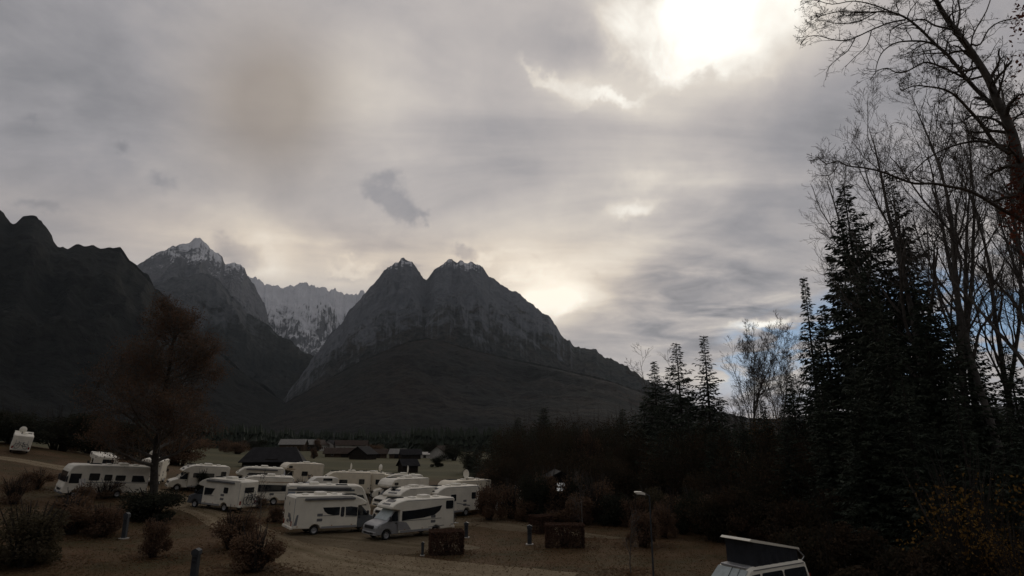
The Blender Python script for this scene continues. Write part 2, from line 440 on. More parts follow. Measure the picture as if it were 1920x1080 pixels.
def gravel_material(key='gravel', k=1.0):
    m = bpy.data.materials.new(key); m.use_nodes = True; t = NT(m.node_tree)
    b = t.n('ShaderNodeBsdfPrincipled'); o = t.n('ShaderNodeOutputMaterial'); t.t.links.new(b.outputs[0], o.inputs[0])
    p = t.n('ShaderNodeNewGeometry').outputs['Position']
    mid = t.noise(p, .30, 5, .6, .5); fine = t.noise(p, 6.0, 4, .7); leaf = t.noise(p, 1.6, 6, .7)
    c = t.mix(t.maprange(mid, .3, .7), (0.110, 0.081, 0.047), (0.149, 0.114, 0.069))
    c = t.mix(t.m('MULTIPLY', t.maprange(fine, .45, .75), .5), c, (0.088, 0.068, 0.042))
    c = t.mix(t.m('MULTIPLY', t.maprange(leaf, .55, .68), .6), c, (0.083, 0.050, 0.022))
    c = t.mix(t.m('MULTIPLY', t.maprange(mid, .58, .72), .55), c, (0.073, 0.056, 0.025))
    ac = t.n('ShaderNodeAttribute', attribute_name='across').outputs['Fac']
    ac = t.m('ADD', t.m('ABSOLUTE', ac), t.m('MULTIPLY', t.m('SUBTRACT', mid, .5), .5))
    rut = t.m('EXPONENT', t.m('MULTIPLY', t.m('POWER', t.m('SUBTRACT', ac, .78), 2.0), -14.0))
    c = t.mix(t.m('MULTIPLY', rut, .45), c, (0.186, 0.149, 0.095))
    c = t.mix(t.m('MULTIPLY', t.maprange(ac, .32, .05), .5), c, (0.073, 0.059, 0.027))
    if k != 1.0: c = t.mix(1.0, c, (k, k, k), 'MULTIPLY')
    t.put(b.inputs['Base Color'], c); b.inputs['Roughness'].default_value = .95; b.inputs['Specular IOR Level'].default_value = .15
    bp = t.n('ShaderNodeBump'); bp.inputs['Strength'].default_value = .5; bp.inputs['Distance'].default_value = .04
    t.put(bp.inputs['Height'], fine); t.t.links.new(bp.outputs[0], b.inputs['Normal'])
    MAT[key] = m
gravel_material(); gravel_material('gravel_light', 1.4)

def make_ground():
    n = 300; u = np.linspace(-1, 1, n)
    xs = 45*np.sinh(u*6.2); ys = 55 + 45*np.sinh(u*6.2)
    X, Y = np.meshgrid(xs, ys)
    Z = gz_np(X, Y)
    idx = np.arange(n*n).reshape(n, n)
    F = np.stack([idx[:-1, :-1], idx[:-1, 1:], idx[1:, 1:], idx[1:, :-1]], -1).reshape(-1, 4)
    o = link('ground', np_mesh('ground', np.stack([X, Y, Z], -1).reshape(-1, 3), F, MAT['ground'], True))
    tag(o, 'brown autumn meadow and leaf strewn ground of the campsite', 'ground', kind='structure')
make_ground()

def gravel_strip(name, label, pts, lift=.03, kind='structure', cat='path'):
    """pts: (picture x, picture y, half width in metres) along the middle line"""
    C = [on_ground(a, b) for a, b, w in pts]; W = [w for a, b, w in pts]
    P, H = [], []
    for i in range(len(C)-1):                       # fine steps so that the edge can wander
        n = max(2, int((C[i+1]-C[i]).length/1.2))
        for k in range(n): f = k/n; P.append(C[i].lerp(C[i+1], f)); H.append(W[i]*(1-f)+W[i+1]*f)
    P.append(C[-1]); H.append(W[-1])
    for _ in range(3):
        P = [P[0]] + [(P[i-1]+P[i]*2+P[i+1])/4 for i in range(1, len(P)-1)] + [P[-1]]
    V, Fc = [], []; m = 8
    r = random.Random(len(pts)*7+int(pts[0][0]))
    jl = jr = 0.0
    for i, p in enumerate(P):
        d = (P[min(i+1, len(P)-1)] - P[max(i-1, 0)]); d.z = 0; d.normalize()
        nrm = Vector((-d.y, d.x, 0))
        jl = jl*.6 + r.uniform(-.28, .28); jr = jr*.6 + r.uniform(-.28, .28)
        for k in range(m+1):
            f = k/m; q = p + nrm*((H[i]+jl)*(1-f) - (H[i]+jr)*f)
            V.append((q.x, q.y, gz(q.x, q.y) + (lift if 0 < k < m else .004)))
    for i in range(len(P)-1):
        for k in range(m):
            a = i*(m+1)+k; Fc.append((a, a+1, a+m+2, a+m+1))
    me = np_mesh(name, V, Fc, MAT['gravel_light' if name in ('gravel_road', 'gravel_lane') else 'gravel'], True)
    at_ = me.attributes.new('across', 'FLOAT', 'POINT'); at_.data.foreach_set('value', [(j % (m+1))/m*(2*H[j//(m+1)]) - H[j//(m+1)] for j in range(len(V))])
    o = link(name, me); tag(o, label, cat, kind=kind)
gravel_strip('gravel_road', 'pale gravel road curving from the tree to the front pitch', [(255, 915, 1.4), (310, 925, 1.6), (360, 950, 1.7), (430, 982, 1.8), (510, 1012, 2.2), (600, 1042, 3.0), (720, 1066, 3.6), (860, 1084, 3.6), (1050, 1100, 3.4)], .024)
gravel_strip('gravel_pitch', 'worn gravel pitch under the two nearest motorhomes', [(540, 1002, .6), (570, 1004, 2.0), (640, 1010, 4.0), (760, 1022, 4.4), (840, 1026, 2.6), (900, 1028, .5)], .032)
gravel_strip('gravel_path', 'faint gravel track beside the box hedges', [(800, 985, .6), (840, 982, 2.0), (900, 975, 3.2), (985, 985, 3.0), (1080, 1004, 1.6), (1190, 1010, .3)], .028)
gravel_strip('gravel_lane', 'gravel lane running behind the liner motorhome', [(-60, 850, 1.8), (30, 862, 1.8), (110, 876, 1.8), (210, 893, 1.8), (330, 902, 2.2), (450, 925, 2.2), (560, 918, 3.0), (700, 950, 3.0)], .02)

# ---------------------------------------------------------------- mountains
def mountain_material(name, forest, forest2, rock, rock2, tree_z, tree_soft, snow_z, snow_soft, snow_amt, xg=0.0, x0=0.0, clear=None):
    m = bpy.data.materials.new(name); m.use_nodes = True; t = NT(m.node_tree)
    b = t.n('ShaderNodeBsdfPrincipled'); o = t.n('ShaderNodeOutputMaterial'); t.t.links.new(b.outputs[0], o.inputs[0])
    g = t.n('ShaderNodeNewGeometry'); p = g.outputs['Position']; nz = t.sep(g.outputs['Normal'])[2]
    z = t.sep(p)[2]
    n1 = t.noise(p, .004, 6, .6, .3); n2 = t.noise(p, .03, 5, .65); n3 = t.noise(p, .007, 8, .68, .8)
    fc = t.mix(t.maprange(n1, .42, .6), forest, forest2); fc = t.mix(t.m('MULTIPLY', t.maprange(n2, .42, .62), .85), fc, tuple(c*.35 for c in forest))
    if clear: fc = t.mix(t.m('MULTIPLY', t.maprange(t.noise(t.v('MULTIPLY', p, (1, 1, 2.0)), .0035, 7, .65, 1.0), .56, .66), .8), fc, clear)
    streak = t.noise(t.v('MULTIPLY', p, (1, 1, .7)), .011, 8, .7, 1.6)
    rc = t.mix(t.maprange(streak, .35, .65), rock, rock2)
    zz = t.m('ADD', z, t.m('MULTIPLY', t.m('SUBTRACT', n3, .5), tree_soft*3.0))
    zz = t.m('ADD', zz, t.m('MULTIPLY', t.m('SUBTRACT', nz, .55), -tree_soft*1.2))
    if xg: zz = t.m('ADD', zz, t.maprange(t.sep(p)[0], x0-500, x0+500, xg, 0.0))
    c = t.mix(t.maprange(zz, tree_z-tree_soft*.4, tree_z+tree_soft*.4), fc, rc)
    if snow_amt > 0:
        sz = t.m('ADD', z, t.m('MULTIPLY', t.m('SUBTRACT', n3, .5), snow_soft*2.6))
        sz = t.m('ADD', sz, t.m('MULTIPLY', t.m('SUBTRACT', streak, .5), snow_soft*2.2))
        sz = t.m('ADD', sz, t.m('MULTIPLY', t.m('SUBTRACT', nz, .5), snow_soft*2.4))
        c = t.mix(t.m('MULTIPLY', t.maprange(sz, snow_z-snow_soft*.35, snow_z+snow_soft*.35), snow_amt), c, (.74, .74, .76))
    t.put(b.inputs['Base Color'], c); b.inputs['Roughness'].default_value = .95; b.inputs['Specular IOR Level'].default_value = .1
    bp = t.n('ShaderNodeBump'); bp.inputs['Strength'].default_value = .9; bp.inputs['Distance'].default_value = 26.0
    t.put(bp.inputs['Height'], t.m('ADD', n2, t.m('MULTIPLY', n3, 2.0))); t.t.links.new(bp.outputs[0], b.inputs['Normal'])
    return m
def ridge(name, label, pts, D, run, back, m, na=260, ns=90, rough=.12, crest=6.0, power=.85, seed=1, trees=0.0, extra=()):
    """a mountain: crest seen along pts, at distance D, its front falling towards the valley over 'run' metres"""
    ae = list(extra) + [azel(*q) for q in pts]
    ae.sort()
    A = np.array([a for a, e in ae]); E = np.array([e for a, e in ae])
    az = np.linspace(A[0], A[-1], na); el = np.interp(az, A, E)
    Dk = D*(1 + .10*(fbm(az*6+3, az*0, 3, seed+40)-.5))
    cz = np.tan(el)*Dk + CAM_H
    cz = cz + crest*(fbm(az*D/60, az*0+.5, 4, seed+9)-.5)*2 + trees*vnoise(az*D/7, az*0, seed+77)
    front = np.linspace(0, 1, ns)[::-1]**1.25; bk = np.linspace(0, 1, 14)[1:]
    s = np.concatenate([front, -bk])                # 1 = foot in front, 0 = crest, -1 = foot behind
    Sg, Ag = np.meshgrid(s, az); Cz = cz[:, None]; Dg = Dk[:, None]
    dist = np.where(Sg >= 0, Dg - Sg*run, Dg - Sg*back)
    prof = np.where(Sg >= 0, (1-np.clip(Sg, 0, 1))**(1/power), (1+np.clip(Sg, -1, 0)))
    X = np.sin(Ag)*dist; Y = np.cos(Ag)*dist
    gul = fbm(Ag*D/420 + .6*fbm(X/500, Y/500, 3, seed+3), np.clip(Sg, 0, 1)*2.2, 6, seed, True, .55) - .62
    fb = fbm(X/260, Y/260, 6, seed+20) - .5
    env = np.clip(np.abs(Sg)*5, 0, 1)*np.clip(1-np.abs(Sg), 0, 1)**.6
    Z = Cz*prof + env*(gul*1.5 + fb*.8)*rough*Cz - 12*(np.abs(Sg) > .999)
    los = np.tan(np.interp(Ag, A, E))*dist + CAM_H  # shoulders stay below the crest line
    Z = np.where(Sg > 0.002, np.minimum(Z, los - 4 - Sg*20), Z)
    n, k = Ag.shape; idx = np.arange(n*k).reshape(n, k)
    Fc = np.stack([idx[:-1, :-1], idx[1:, :-1], idx[1:, 1:], idx[:-1, 1:]], -1).reshape(-1, 4)
    o = link(name, np_mesh(name, np.stack([X, Y, Z], -1).reshape(-1, 3), Fc, m, True))
    tag(o, label, 'mountain', kind='structure')
    return o
FOREST, FOREST2 = (.022, .025, .021), (.034, .032, .026)
m_left = mountain_material('mountain_left', (.011, .012, .010), (.016, .016, .013), (.062, .066, .072), (.10, .105, .11), 1150, 160, 1900, 200, .0)
m_alp = mountain_material('mountain_snow_peak', FOREST, (.03, .03, .024), (.11, .115, .125), (.20, .20, .21), 1150, 200, 1830, 260, .9)
m_back = mountain_material('mountain_snow_wall', (.06, .06, .06), (.08, .08, .078), (.11, .114, .122), (.19, .193, .20), 700, 150, 1330, 620, .95)
m_twin = mountain_material('mountain_twin_peak', (.038, .041, .038), (.055, .051, .045), (.112, .120, .134), (.165, .172, .184), 640, 460, 1290, 120, .85, 300, -900, (.05, .042, .03))
m_foot = mountain_material('mountain_foothill', (.019, .020, .018), (.030, .025, .020), (.08, .075, .07), (.1, .1, .09), 2400, 100, 9000, 100, 0, 0, 0, (.034, .024, .018))
m_spur = mountain_material('mountain_spur', (.018, .02, .018), (.028, .027, .023), (.06, .064, .07), (.12, .124, .13), 820, 420, 9000, 100, 0)
m_ring = mountain_material('mountain_ring', FOREST, FOREST2, (.10, .10, .10), (.16, .16, .16), 800, 150, 9000, 100, 0)

ridge('mountain', 'jagged snow dusted wall between the pointed peak and the twin peaks',
      [(360, 560), (430, 525), (462, 515), (480, 521), (500, 533), (515, 537), (530, 541), (550, 537), (562, 532), (575, 529), (588, 534), (600, 540), (610, 541), (640, 547), (655, 552), (668, 549), (680, 546), (705, 556), (760, 590)],
      8200, 2600, 1500, m_back, 460, 150, .22, 60, .8, 5)
ridge('mountain', 'tall pointed peak with fresh snow near its summit',
      [(200, 540), (240, 512), (255, 498), (275, 485), (300, 473), (325, 463), (345, 458), (360, 452), (375, 446), (388, 459), (400, 468), (415, 482), (424, 496), (435, 493), (450, 494), (459, 501), (463, 513), (476, 532), (496, 572), (512, 640)],
      6600, 2400, 1400, m_alp, 480, 150, .18, 34, .85, 8)
ridge('mountain', 'dark wooded spur below the pointed snowy peak',
      [(250, 560), (300, 530), (350, 516), (390, 513), (411, 528), (433, 558), (470, 591), (518, 622), (555, 650), (590, 668), (640, 700), (700, 740)],
      4900, 1500, 900, m_spur, 340, 110, .22, 34, .85, 12, 4.0)
ridge('mountain', 'grey twin peaked mountain with a deep notch between its summits',
      [(470, 800), (530, 745), (560, 710), (600, 652), (640, 605), (680, 555), (700, 530), (720, 508), (733, 497), (743, 489), (752, 486), (762, 491), (773, 491), (780, 500), (790, 515), (799, 526), (805, 521), (815, 508), (830, 497), (841, 487), (848, 489), (855, 497), (864, 491), (878, 493), (885, 489), (895, 495), (905, 497), (913, 510), (925, 522), (935, 531), (942, 533), (950, 538), (960, 545), (972, 550), (985, 560), (1000, 572), (1012, 586), (1020, 591), (1028, 591), (1037, 605), (1045, 617), (1062, 635), (1075, 647), (1090, 652), (1110, 655), (1130, 665), (1160, 680), (1190, 697), (1215, 711), (1260, 738), (1330, 775), (1420, 800)],
      4300, 1900, 1300, m_twin, 800, 170, .17, 34, .9, 21, 5.0)
ridge('mountain', 'dark forested ridge with a stepped top at the picture edge',
      [(-330, 360), (-150, 340), (-60, 372), (0, 394), (9, 397), (20, 413), (28, 418), (40, 410), (60, 407), (78, 412), (90, 430), (108, 460), (130, 462), (160, 460), (200, 466), (228, 472), (238, 488), (254, 499), (300, 548), (360, 610), (430, 680), (520, 745), (620, 792)],
      3000, 1700, 1100, m_left, 520, 140, .22, 26, .85, 33, 5.0, extra=[(R(-100), R(15)), (R(-80), R(19)), (R(-62), R(21))])
ridge('foothill', 'dark brown wooded foothill in front of the twin peaks',
      [(380, 810), (500, 774), (560, 742), (620, 708), (680, 676), (730, 655), (770, 640), (800, 634), (830, 640), (880, 655), (950, 672), (1050, 692), (1150, 716), (1250, 752), (1400, 785), (1560, 800), (1800, 790)],
      2700, 1500, 800, m_foot, 380, 110, .18, 6, .95, 45, 6.0)
ridge('hills', 'low dark hills closing the valley behind the wood and, unseen, behind the camera',
      [(1300, 800), (1500, 780), (1900, 760)], 3600, 1400, 900, m_ring, 200, 40, .12, 4, .9, 52,
      0, [(R(60), R(8)), (R(90), R(12)), (R(130), R(14)), (R(170), R(13)), (R(220), R(14)), (R(262), R(15))])  # arc behind the camera is out of view, there to block low sky light
# ---------------------------------------------------------------- vehicles
def arch(xc, zb, r):
    """wheel opening in a lower edge, drawn from rear to front"""
    k = math.sqrt(max(r*r-(zb-.34)**2, .01)); a0 = math.atan2(zb-.34, -k); a1 = math.atan2(zb-.34, k)
    return [(xc + r*math.cos(a0+(a1-a0)*i/8), .34 + r*math.sin(a0+(a1-a0)*i/8)) for i in range(9)]
def place(o, x, y, heading, z=None, wb=2.0, tw=1.0):
    """stand a vehicle on the slope"""
    h = R(heading); f = Vector((math.cos(h), math.sin(h), 0)); l = Vector((-f.y, f.x, 0)); p = Vector((x, y, 0))
    g = lambda q: gz(q.x, q.y)
    fz = (g(p+f*wb)-g(p-f*wb))/(2*wb); lz = (g(p+l*tw)-g(p-l*tw))/(2*tw)
    fx = Vector((f.x, f.y, fz)).normalized(); ly = Vector((l.x, l.y, lz)); ly = (ly - fx*ly.dot(fx)).normalized(); up = fx.cross(ly)
    M = Matrix((fx, ly, up)).transposed().to_4x4()
    M.translation = Vector((x, y, (g(p) if z is None else z)+.02))
    o.matrix_world = M
_wheel = {}
def add_wheel(root, x, y, side, r=.34, w=.22):
    key = (side, r)
    if key not in _wheel:
        s = side; mb = MB(); mb.lathe([(0, -s*w), (r*.8, -s*w), (r, -s*w*.85), (r, -s*.05), (r*.9, 0), (r*.66, -s*.01), (r*.62, -s*.05), (0, -s*.05)], 'y', 20)
        rb = MB(); rb.lathe([(r*.62, -s*.05), (r*.62, -s*.015), (r*.5, -s*.02), (r*.3, -s*.045), (r*.2, -s*.02), (0, -s*.015)], 'y', 16)
        _wheel[key] = (mb.mesh('wheel', True), rb.mesh('rim'))
        _wheel[key][0].materials.append(MAT['tyre']); _wheel[key][1].materials.append(MAT['rim'])
    a, b = _wheel[key]
    o = link('wheel', a, None, root); o.location = (x, y, r); q = link('rim', b, None, o); return o
def side_plate(root, name, poly, side, y, m, T=None, th=.03, proud=.010, parent=None):
    """flat piece lying on a flank (side = +1 near left flank, -1 right)"""
    T = T or (lambda z: 1.0); n = len(poly); mb = MB()
    vs = [(x, side*(y*T(z)+proud), z) for x, z in poly] + [(x, side*(y*T(z)+proud-th), z) for x, z in poly]
    fs = [tuple(range(n)), tuple(range(2*n-1, n-1, -1))] + [((i+1) % n, i, n+i, n+(i+1) % n) for i in range(n)]
    return mb.add(vs, fs).build(name, m, parent or root)
def rr(x0, x1, z0, z1, r=.06):
    """rectangle with cut corners"""
    return [(x0+r, z0), (x1-r, z0), (x1, z0+r), (x1, z1-r), (x1-r, z1), (x0+r, z1), (x0, z1-r), (x0, z0+r)]
def sloped_plate(root, name, a, b, wa, wb, m, proud=.012, th=.03, inset=.0):
    """pane on a raked front between profile points a (low) and b (high)"""
    a, b = Vector(a), Vector(b); d = (b-a).normalized(); nn = Vector((d.y, -d.x))
    if nn.x < 0: nn = -nn
    o1, o0 = nn*proud, nn*(proud-th); vs = []
    for off in (o1, o0):
        for (p, w) in ((a, wa), (b, wb)):
            q = p+off; vs += [(q.x, -w, q.y), (q.x, w, q.y)]
    fs = [(0, 1, 3, 2), (4, 6, 7, 5), (0, 4, 5, 1), (1, 5, 7, 3), (3, 7, 6, 2), (2, 6, 4, 0)]
    return MB().add(vs, fs).build(name, m, root)
def cab_taper(z): return 1.0 if z < 1.2 else 1-.13*min(1.0, (z-1.2)/.85)
def add_cab(root, X, m, blind=False, body_w=2.02, grille='plastic'):
    """chassis cab: X is the x of the bulkhead; the nose is 1.92 m ahead"""
    P = [(X-.06, .36)] + arch(X+.98, .36, .42) + [(X+1.72, .36), (X+1.88, .44), (X+1.92, .62), (X+1.90, .90), (X+1.80, 1.06), (X+1.58, 1.17), (X+1.02, 1.34), (X+.30, 2.06), (X-.06, 2.08)]
    cab = MB().shell(P, body_w, .07, cab_taper).build('cab', m, root)
    w = body_w/2
    sloped_plate(root, 'windscreen', (X+1.00, 1.375), (X+.33, 2.045), w*.93, w*.84, MAT['blind' if blind else 'glass'])
    for s in (1, -1):
        side_plate(root, 'cab_window', [(X+.08, 1.30), (X+.92, 1.30), (X+.80, 1.46), (X+.34, 1.95), (X+.08, 1.97)], s, w, MAT['glass'], cab_taper)
        hl = MB(); hl.add([(X+1.86, s*(w-.10), .84), (X+1.58, s*(w+.012), .92), (X+1.50, s*(w+.010), 1.10), (X+1.76, s*(w-.16), 1.08), (X+1.93, s*(w-.30), .86), (X+1.80, s*(w-.40), 1.08)],
                          [(0, 1, 2, 3), (4, 0, 3, 5)]); hl.build('headlight', MAT['lamp_glass'], root)
        mr = MB(); mr.box(X+.78, X+.90, min(s*(w+.08), s*(w+.30)), max(s*(w+.08), s*(w+.30)), 1.32, 1.66, .03); mr.tube([(X+.84, s*(w-.03), 1.36), (X+.84, s*(w+.12), 1.38)], .03, 6)
        mr.build('mirror', MAT['plastic'], root)
        side_plate(root, 'door_handle', rr(X+.12, X+.30, 1.12, 1.17, .01), s, w, MAT['plastic'], cab_taper)
    MB().box(X+1.88, X+1.945, -w*.62, w*.62, .80, 1.02).build('grille', MAT[grille], root)
    b = MB(); b.box(X+1.70, X+1.965, -w*.97, w*.97, .38, .62, .04); b.build('bumper', m, root)
    MB().box(X+1.93, X+1.975, -w*.66, w*.66, .43, .55).build('air_intake', MAT['plastic'], root)
    return cab
def add_dish(root, x, y, z, k=1.0, flat=False):
    mb = MB(); mb.tube([(x, y, z-.03), (x, y, z+.28*k)], .04*k, 8)
    o = mb.build('dish_mast', MAT['grey_plastic'], root)
    db = MB(); db.lathe([(0, .04), (.20*k, .07*1), (.36*k, .14), (.37*k, .12), (.2*k, .03), (0, 0)], 'x', 18, (x, y, z+.50*k)); db.build('dish', MAT['roof_white'], o)
def add_roof_box(root, name, x0, x1, y0, y1, z, h, m): return MB().box(x0, x1, y0, y1, z-.02, z+h, .05).build(name, m, root)
def motorhome(kind, label, px, Y, heading, L=7.0, H=None, body='white', cab='white', left=None, right=None, blind=False, dish=None, awning=0, bands=(), roof=True, alcove_window=True, rear=True, z=None, group='motorhomes parked on the campsite', dx=0.0):
    name = {'semi': 'motorhome', 'alcove': 'motorhome', 'aclass': 'motorhome', 'liner': 'motorhome'}[kind]
    root = empty(name); tag(root, label, 'motorhome', group)
    W = 2.3; B = MAT[body]; xr = -L/2; xf = L/2
    if kind in ('semi', 'alcove'):
        X = xf-1.92; rw = xr+1.75
        if kind == 'semi':
            H = H or 2.85; h = H
            top = [(X+.02, 2.03), (X+.60, 2.10), (X+.74, 2.20), (X+.70, 2.33), (X+.38, 2.56), (X-.10, h-.10), (X-.55, h)]
        else:
            H = H or 3.1; h = H
            top = [(X+.02, 1.99), (X+.40, 2.03), (X+1.12, 2.14), (X+1.24, 2.28), (X+1.22, 2.48), (X+1.02, 2.78), (X+.70, h-.08), (X+.25, h)]
        P = [(xr+.05, .50)] + arch(rw, .46, .43) + [(X+.02, .44)] + top + [(xr+.16, h), (xr, h-.14), (xr, .62)]
        MB().shell(P, W, .06).build('body', B, root)
        add_cab(root, X, MAT[cab], blind)
        wheels = [(X+.98, 1), (rw, 1)]
        if kind == 'alcove' and alcove_window:
            for s in (1, -1): side_plate(root, 'alcove_window', rr(X+.25, X+.80, 2.42, 2.72), s, W/2, MAT['glass'])
        if kind == 'semi':
            sloped_plate(root, 'roof_window', (X+.62, 2.40), (X+.02, 2.735), .55, .50, MAT['glass'])
    else:
        H = H or (3.0 if kind == 'aclass' else 3.3); h = H; rw = xr+(1.9 if kind == 'aclass' else 2.6); fw = xf-1.15
        P = [(xr+.05, .48)] + arch(rw, .46, .43)
        if kind == 'liner': P += arch(rw+.92, .46, .43)
        P += arch(fw, .42, .43)
        ns = .25 if kind == 'liner' else .62
        P += [(xf-.12, .40), (xf, .55), (xf, 1.0), (xf-.10, 1.32), (xf-ns, h-.62), (xf-ns-.10, h-.40), (xf-ns-.32, h-.10), (xf-ns-.70, h), (xr+.16, h), (xr, h-.14), (xr, .62)]
        MB().shell(P, W, .08).build('body', B, root)
        sloped_plate(root, 'windscreen', (xf-.12, 1.36), (xf-ns+.02, h-.66), W*.46, W*.43, MAT['blind' if blind else 'glass'])
        MB().box(xf-.05, xf+.03, -.55, .55, .66, .86).build('grille', MAT['plastic'], root)
        b = MB(); b.box(xf-.22, xf+.05, -W*.48, W*.48, .38, .58, .04); b.build('bumper', MAT['grey_plastic'], root)
        for s in (1, -1):
            hb = MB(); hb.lathe([(0, .06), (.10, .05), (.13, .0), (.13, -.06)], 'x', 12, (xf-.02, s*.82, .86)); hb.build('headlight', MAT['lamp_glass'], root)
            side_plate(root, 'cab_window', [(xf-1.35, 1.35), (xf-.42, 1.35), (xf-ns-.18, h-.80), (xf-1.35, h-.80)], s, W/2, MAT['glass'])
            mr = MB(); mr.box(xf-.22, xf-.08, min(s*(W/2+.10), s*(W/2+.32)), max(s*(W/2+.10), s*(W/2+.32)), 1.5, 2.0, .03); mr.tube([(xf-.3, s*(W/2-.02), 2.02), (xf-.15, s*(W/2+.2), 2.0)], .03, 6); mr.build('mirror', MAT['plastic'], root)
        wheels = [(fw, 1), (rw, 1)] + ([(rw+.92, 1)] if kind == 'liner' else [])
        X = xf-1.6
    for s in (1, -1):
        for x, _ in wheels: add_wheel(root, x, s*(W/2-.10) if kind not in ('semi', 'alcove') or x == rw else s*(W/2-.17), s)
        for poly in (left if s > 0 else right) or ():
            p = rr(*poly) if not hasattr(poly[0], '__len__') else poly
            w = side_plate(root, 'window', p, s, W/2, MAT['glass'])
            zs = [q[1] for q in p]; xs = [q[0] for q in p]
            side_plate(root, 'frame', [(min(xs)+.04, min(zs)-.035), (max(xs)-.04, min(zs)-.035), (max(xs)-.04, min(zs)-.005), (min(xs)+.04, min(zs)-.005)], s, W/2, MAT['grey_plastic'], proud=.02, parent=w)
        side_plate(root, 'skirt', [(rw+.5, .445), (X-.05, .445), (X-.05, .60), (rw+.5, .60)], s, W/2, MAT['silver'], proud=.008)
        tl = MB(); tl.box(xr-.03, xr+.03, s*.95-.09, s*.95+.09, .72, 1.05, .015); tl.build('tail_light', MAT['red_lens'], root)
    if not right:                                     # entrance door is on the off side
        side_plate(root, 'door', rr(-.2, .42, .62, 2.25, .05), -1, W/2, MAT['white_clean'], proud=.014)
    for (poly, m, s) in bands: side_plate(root, 'stripe', poly, s, W/2, MAT[m], proud=.006, th=.02)
    side_plate(root, 'service_flap', rr(rw+.62, rw+1.02, .70, .95, .02), 1, W/2, MAT['white_clean'], proud=.008)
    for s in (1, -1):
        for zz in (.98, 1.34): side_plate(root, 'fridge_vent', rr(rw+.10, rw+.52, zz, zz+.20, .02), s, W/2, MAT['grey_plastic'], proud=.009)
        for xm in (xr+.35, rw+1.25, X-.5): side_plate(root, 'side_marker', rr(xm, xm+.10, .63, .68, .005), s, W/2, MAT['marker_amber'], proud=.012)
        side_plate(root, 'roof_rail', [(xr+.2, H-.11), (X-.5, H-.11), (X-.5, H-.075), (xr+.2, H-.075)], s, W/2-.01, MAT['silver'], proud=.014)
        side_plate(root, 'corner_trim', [(xr+.06, .7), (xr+.10, .7), (xr+.10, H-.2), (xr+.06, H-.2)], s, W/2-.01, MAT['silver'], proud=.012)
    side_plate(root, 'locker_door', rr(xr+.35, xr+1.0, .70, 1.28, .03), 1, W/2, MAT[body], proud=.012)
    MB().box(xf+.01 if kind in ('semi', 'alcove') else xf+.04, xf+.055 if kind in ('semi', 'alcove') else xf+.07, -.26, .26, .46, .57).build('number_plate', MAT['plate'], root)
    MB().box(xr-.105, xr-.08, -.26, .26, .52, .63).build('number_plate', MAT['plate'], root)
    if rear:
        MB().box(xr-.015, xr+.02, -.60, .60, 1.75, 2.25).build('rear_window', MAT['glass'], root)
    b = MB(); b.box(xr-.09, xr+.12, -W*.49, W*.49, .48, .66, .04); b.build('rear_bumper', MAT['white_clean'], root)
    if roof:
        for (x0, x1, y0, y1) in ((-.3*L/7, .12*L/7, -.3, .3), (xr+.9, xr+1.35, -.25, .25)): add_roof_box(root, 'skylight', x0, x1, y0, y1, H, .12, MAT['roof_white'])
        MB().box(.45, 1.45, -.95, -.30, H-.01, H+.06).build('solar_panel', MAT['glass'], root)
        add_roof_box(root, 'air_conditioner', xr+1.9, xr+2.7, -.42, .42, H, .22, MAT['roof_white'])
    if dish is not None: add_dish(root, dish, .3, H, 1.25)
    if awning:
        s = awning; a = MB(); a.box(xr+.8, X-.3, min(s*(W/2-.02), s*(W/2+.13)), max(s*(W/2-.02), s*(W/2+.13)), H-.32, H-.16, .03); a.build('awning', MAT['grey_plastic'], root)
    p = spot(px, Y); place(root, p.x+dx, Y, heading, z)
    return root

def bicycle(label, host, x, y, z, m='plastic'):
    """bike hanging on a rear rack, its wheels in line across the vehicle; host gives the place"""
    root = empty('bicycle'); tag(root, label, 'bicycle')
    for c in (-.52, .52):
        mb = MB(); pts = [(0, c+.33*math.cos(q), .34+.33*math.sin(q)) for q in [2*math.pi*i/20 for i in range(21)]]
        mb.tube(pts, .026, 5, False); w = mb.build('wheel', MAT['tyre'], root)
        sp = MB()
        for i in range(6): q = math.pi*i/6; sp.tube([(0, c-.32*math.cos(q), .34-.32*math.sin(q)), (0, c+.32*math.cos(q), .34+.32*math.sin(q))], .006, 3)
        sp.build('spokes', MAT['steel'], w)
    fb = MB()
    for a, b in (((-.10, .34), (.33, .82)), ((-.52, .34), (-.10, .34)), ((-.10, .34), (-.22, .84)), ((-.52, .34), (-.20, .74)), ((-.20, .76), (.36, .80)), ((.33, .82), (.52, .34)), ((.33, .82), (.36, .98))):
        fb.tube([(0, a[0], a[1]), (0, b[0], b[1])], .028, 5)
    fb.build('frame', MAT[m], root)
    MB().tube([(-.14, .36, .98), (.14, .36, .98)], .018, 5).build('handlebar', MAT['plastic'], root)
    MB().box(-.06, .06, -.34, -.10, .84, .89, .02).build('saddle', MAT['plastic'], root)
    root.matrix_world = host.matrix_world @ Matrix.Translation((x, y, z))
    return root
def rear_rack(root, xr, z=.75):
    mb = MB()
    for y in (-.7, .7): mb.tube([(xr+.02, y, z+1.2), (xr-.12, y, z+1.1), (xr-.14, y, z), (xr-.02, y, z-.1)], .022, 5)
    for q in (.28, .50): mb.box(xr-q-.04, xr-q+.04, -.85, .85, z-.03, z)
    for y in (-.6, .6): mb.tube([(xr, y, z-.02), (xr-.55, y, z-.02)], .018, 5)
    mb.build('bike_rack', MAT['steel'], root)

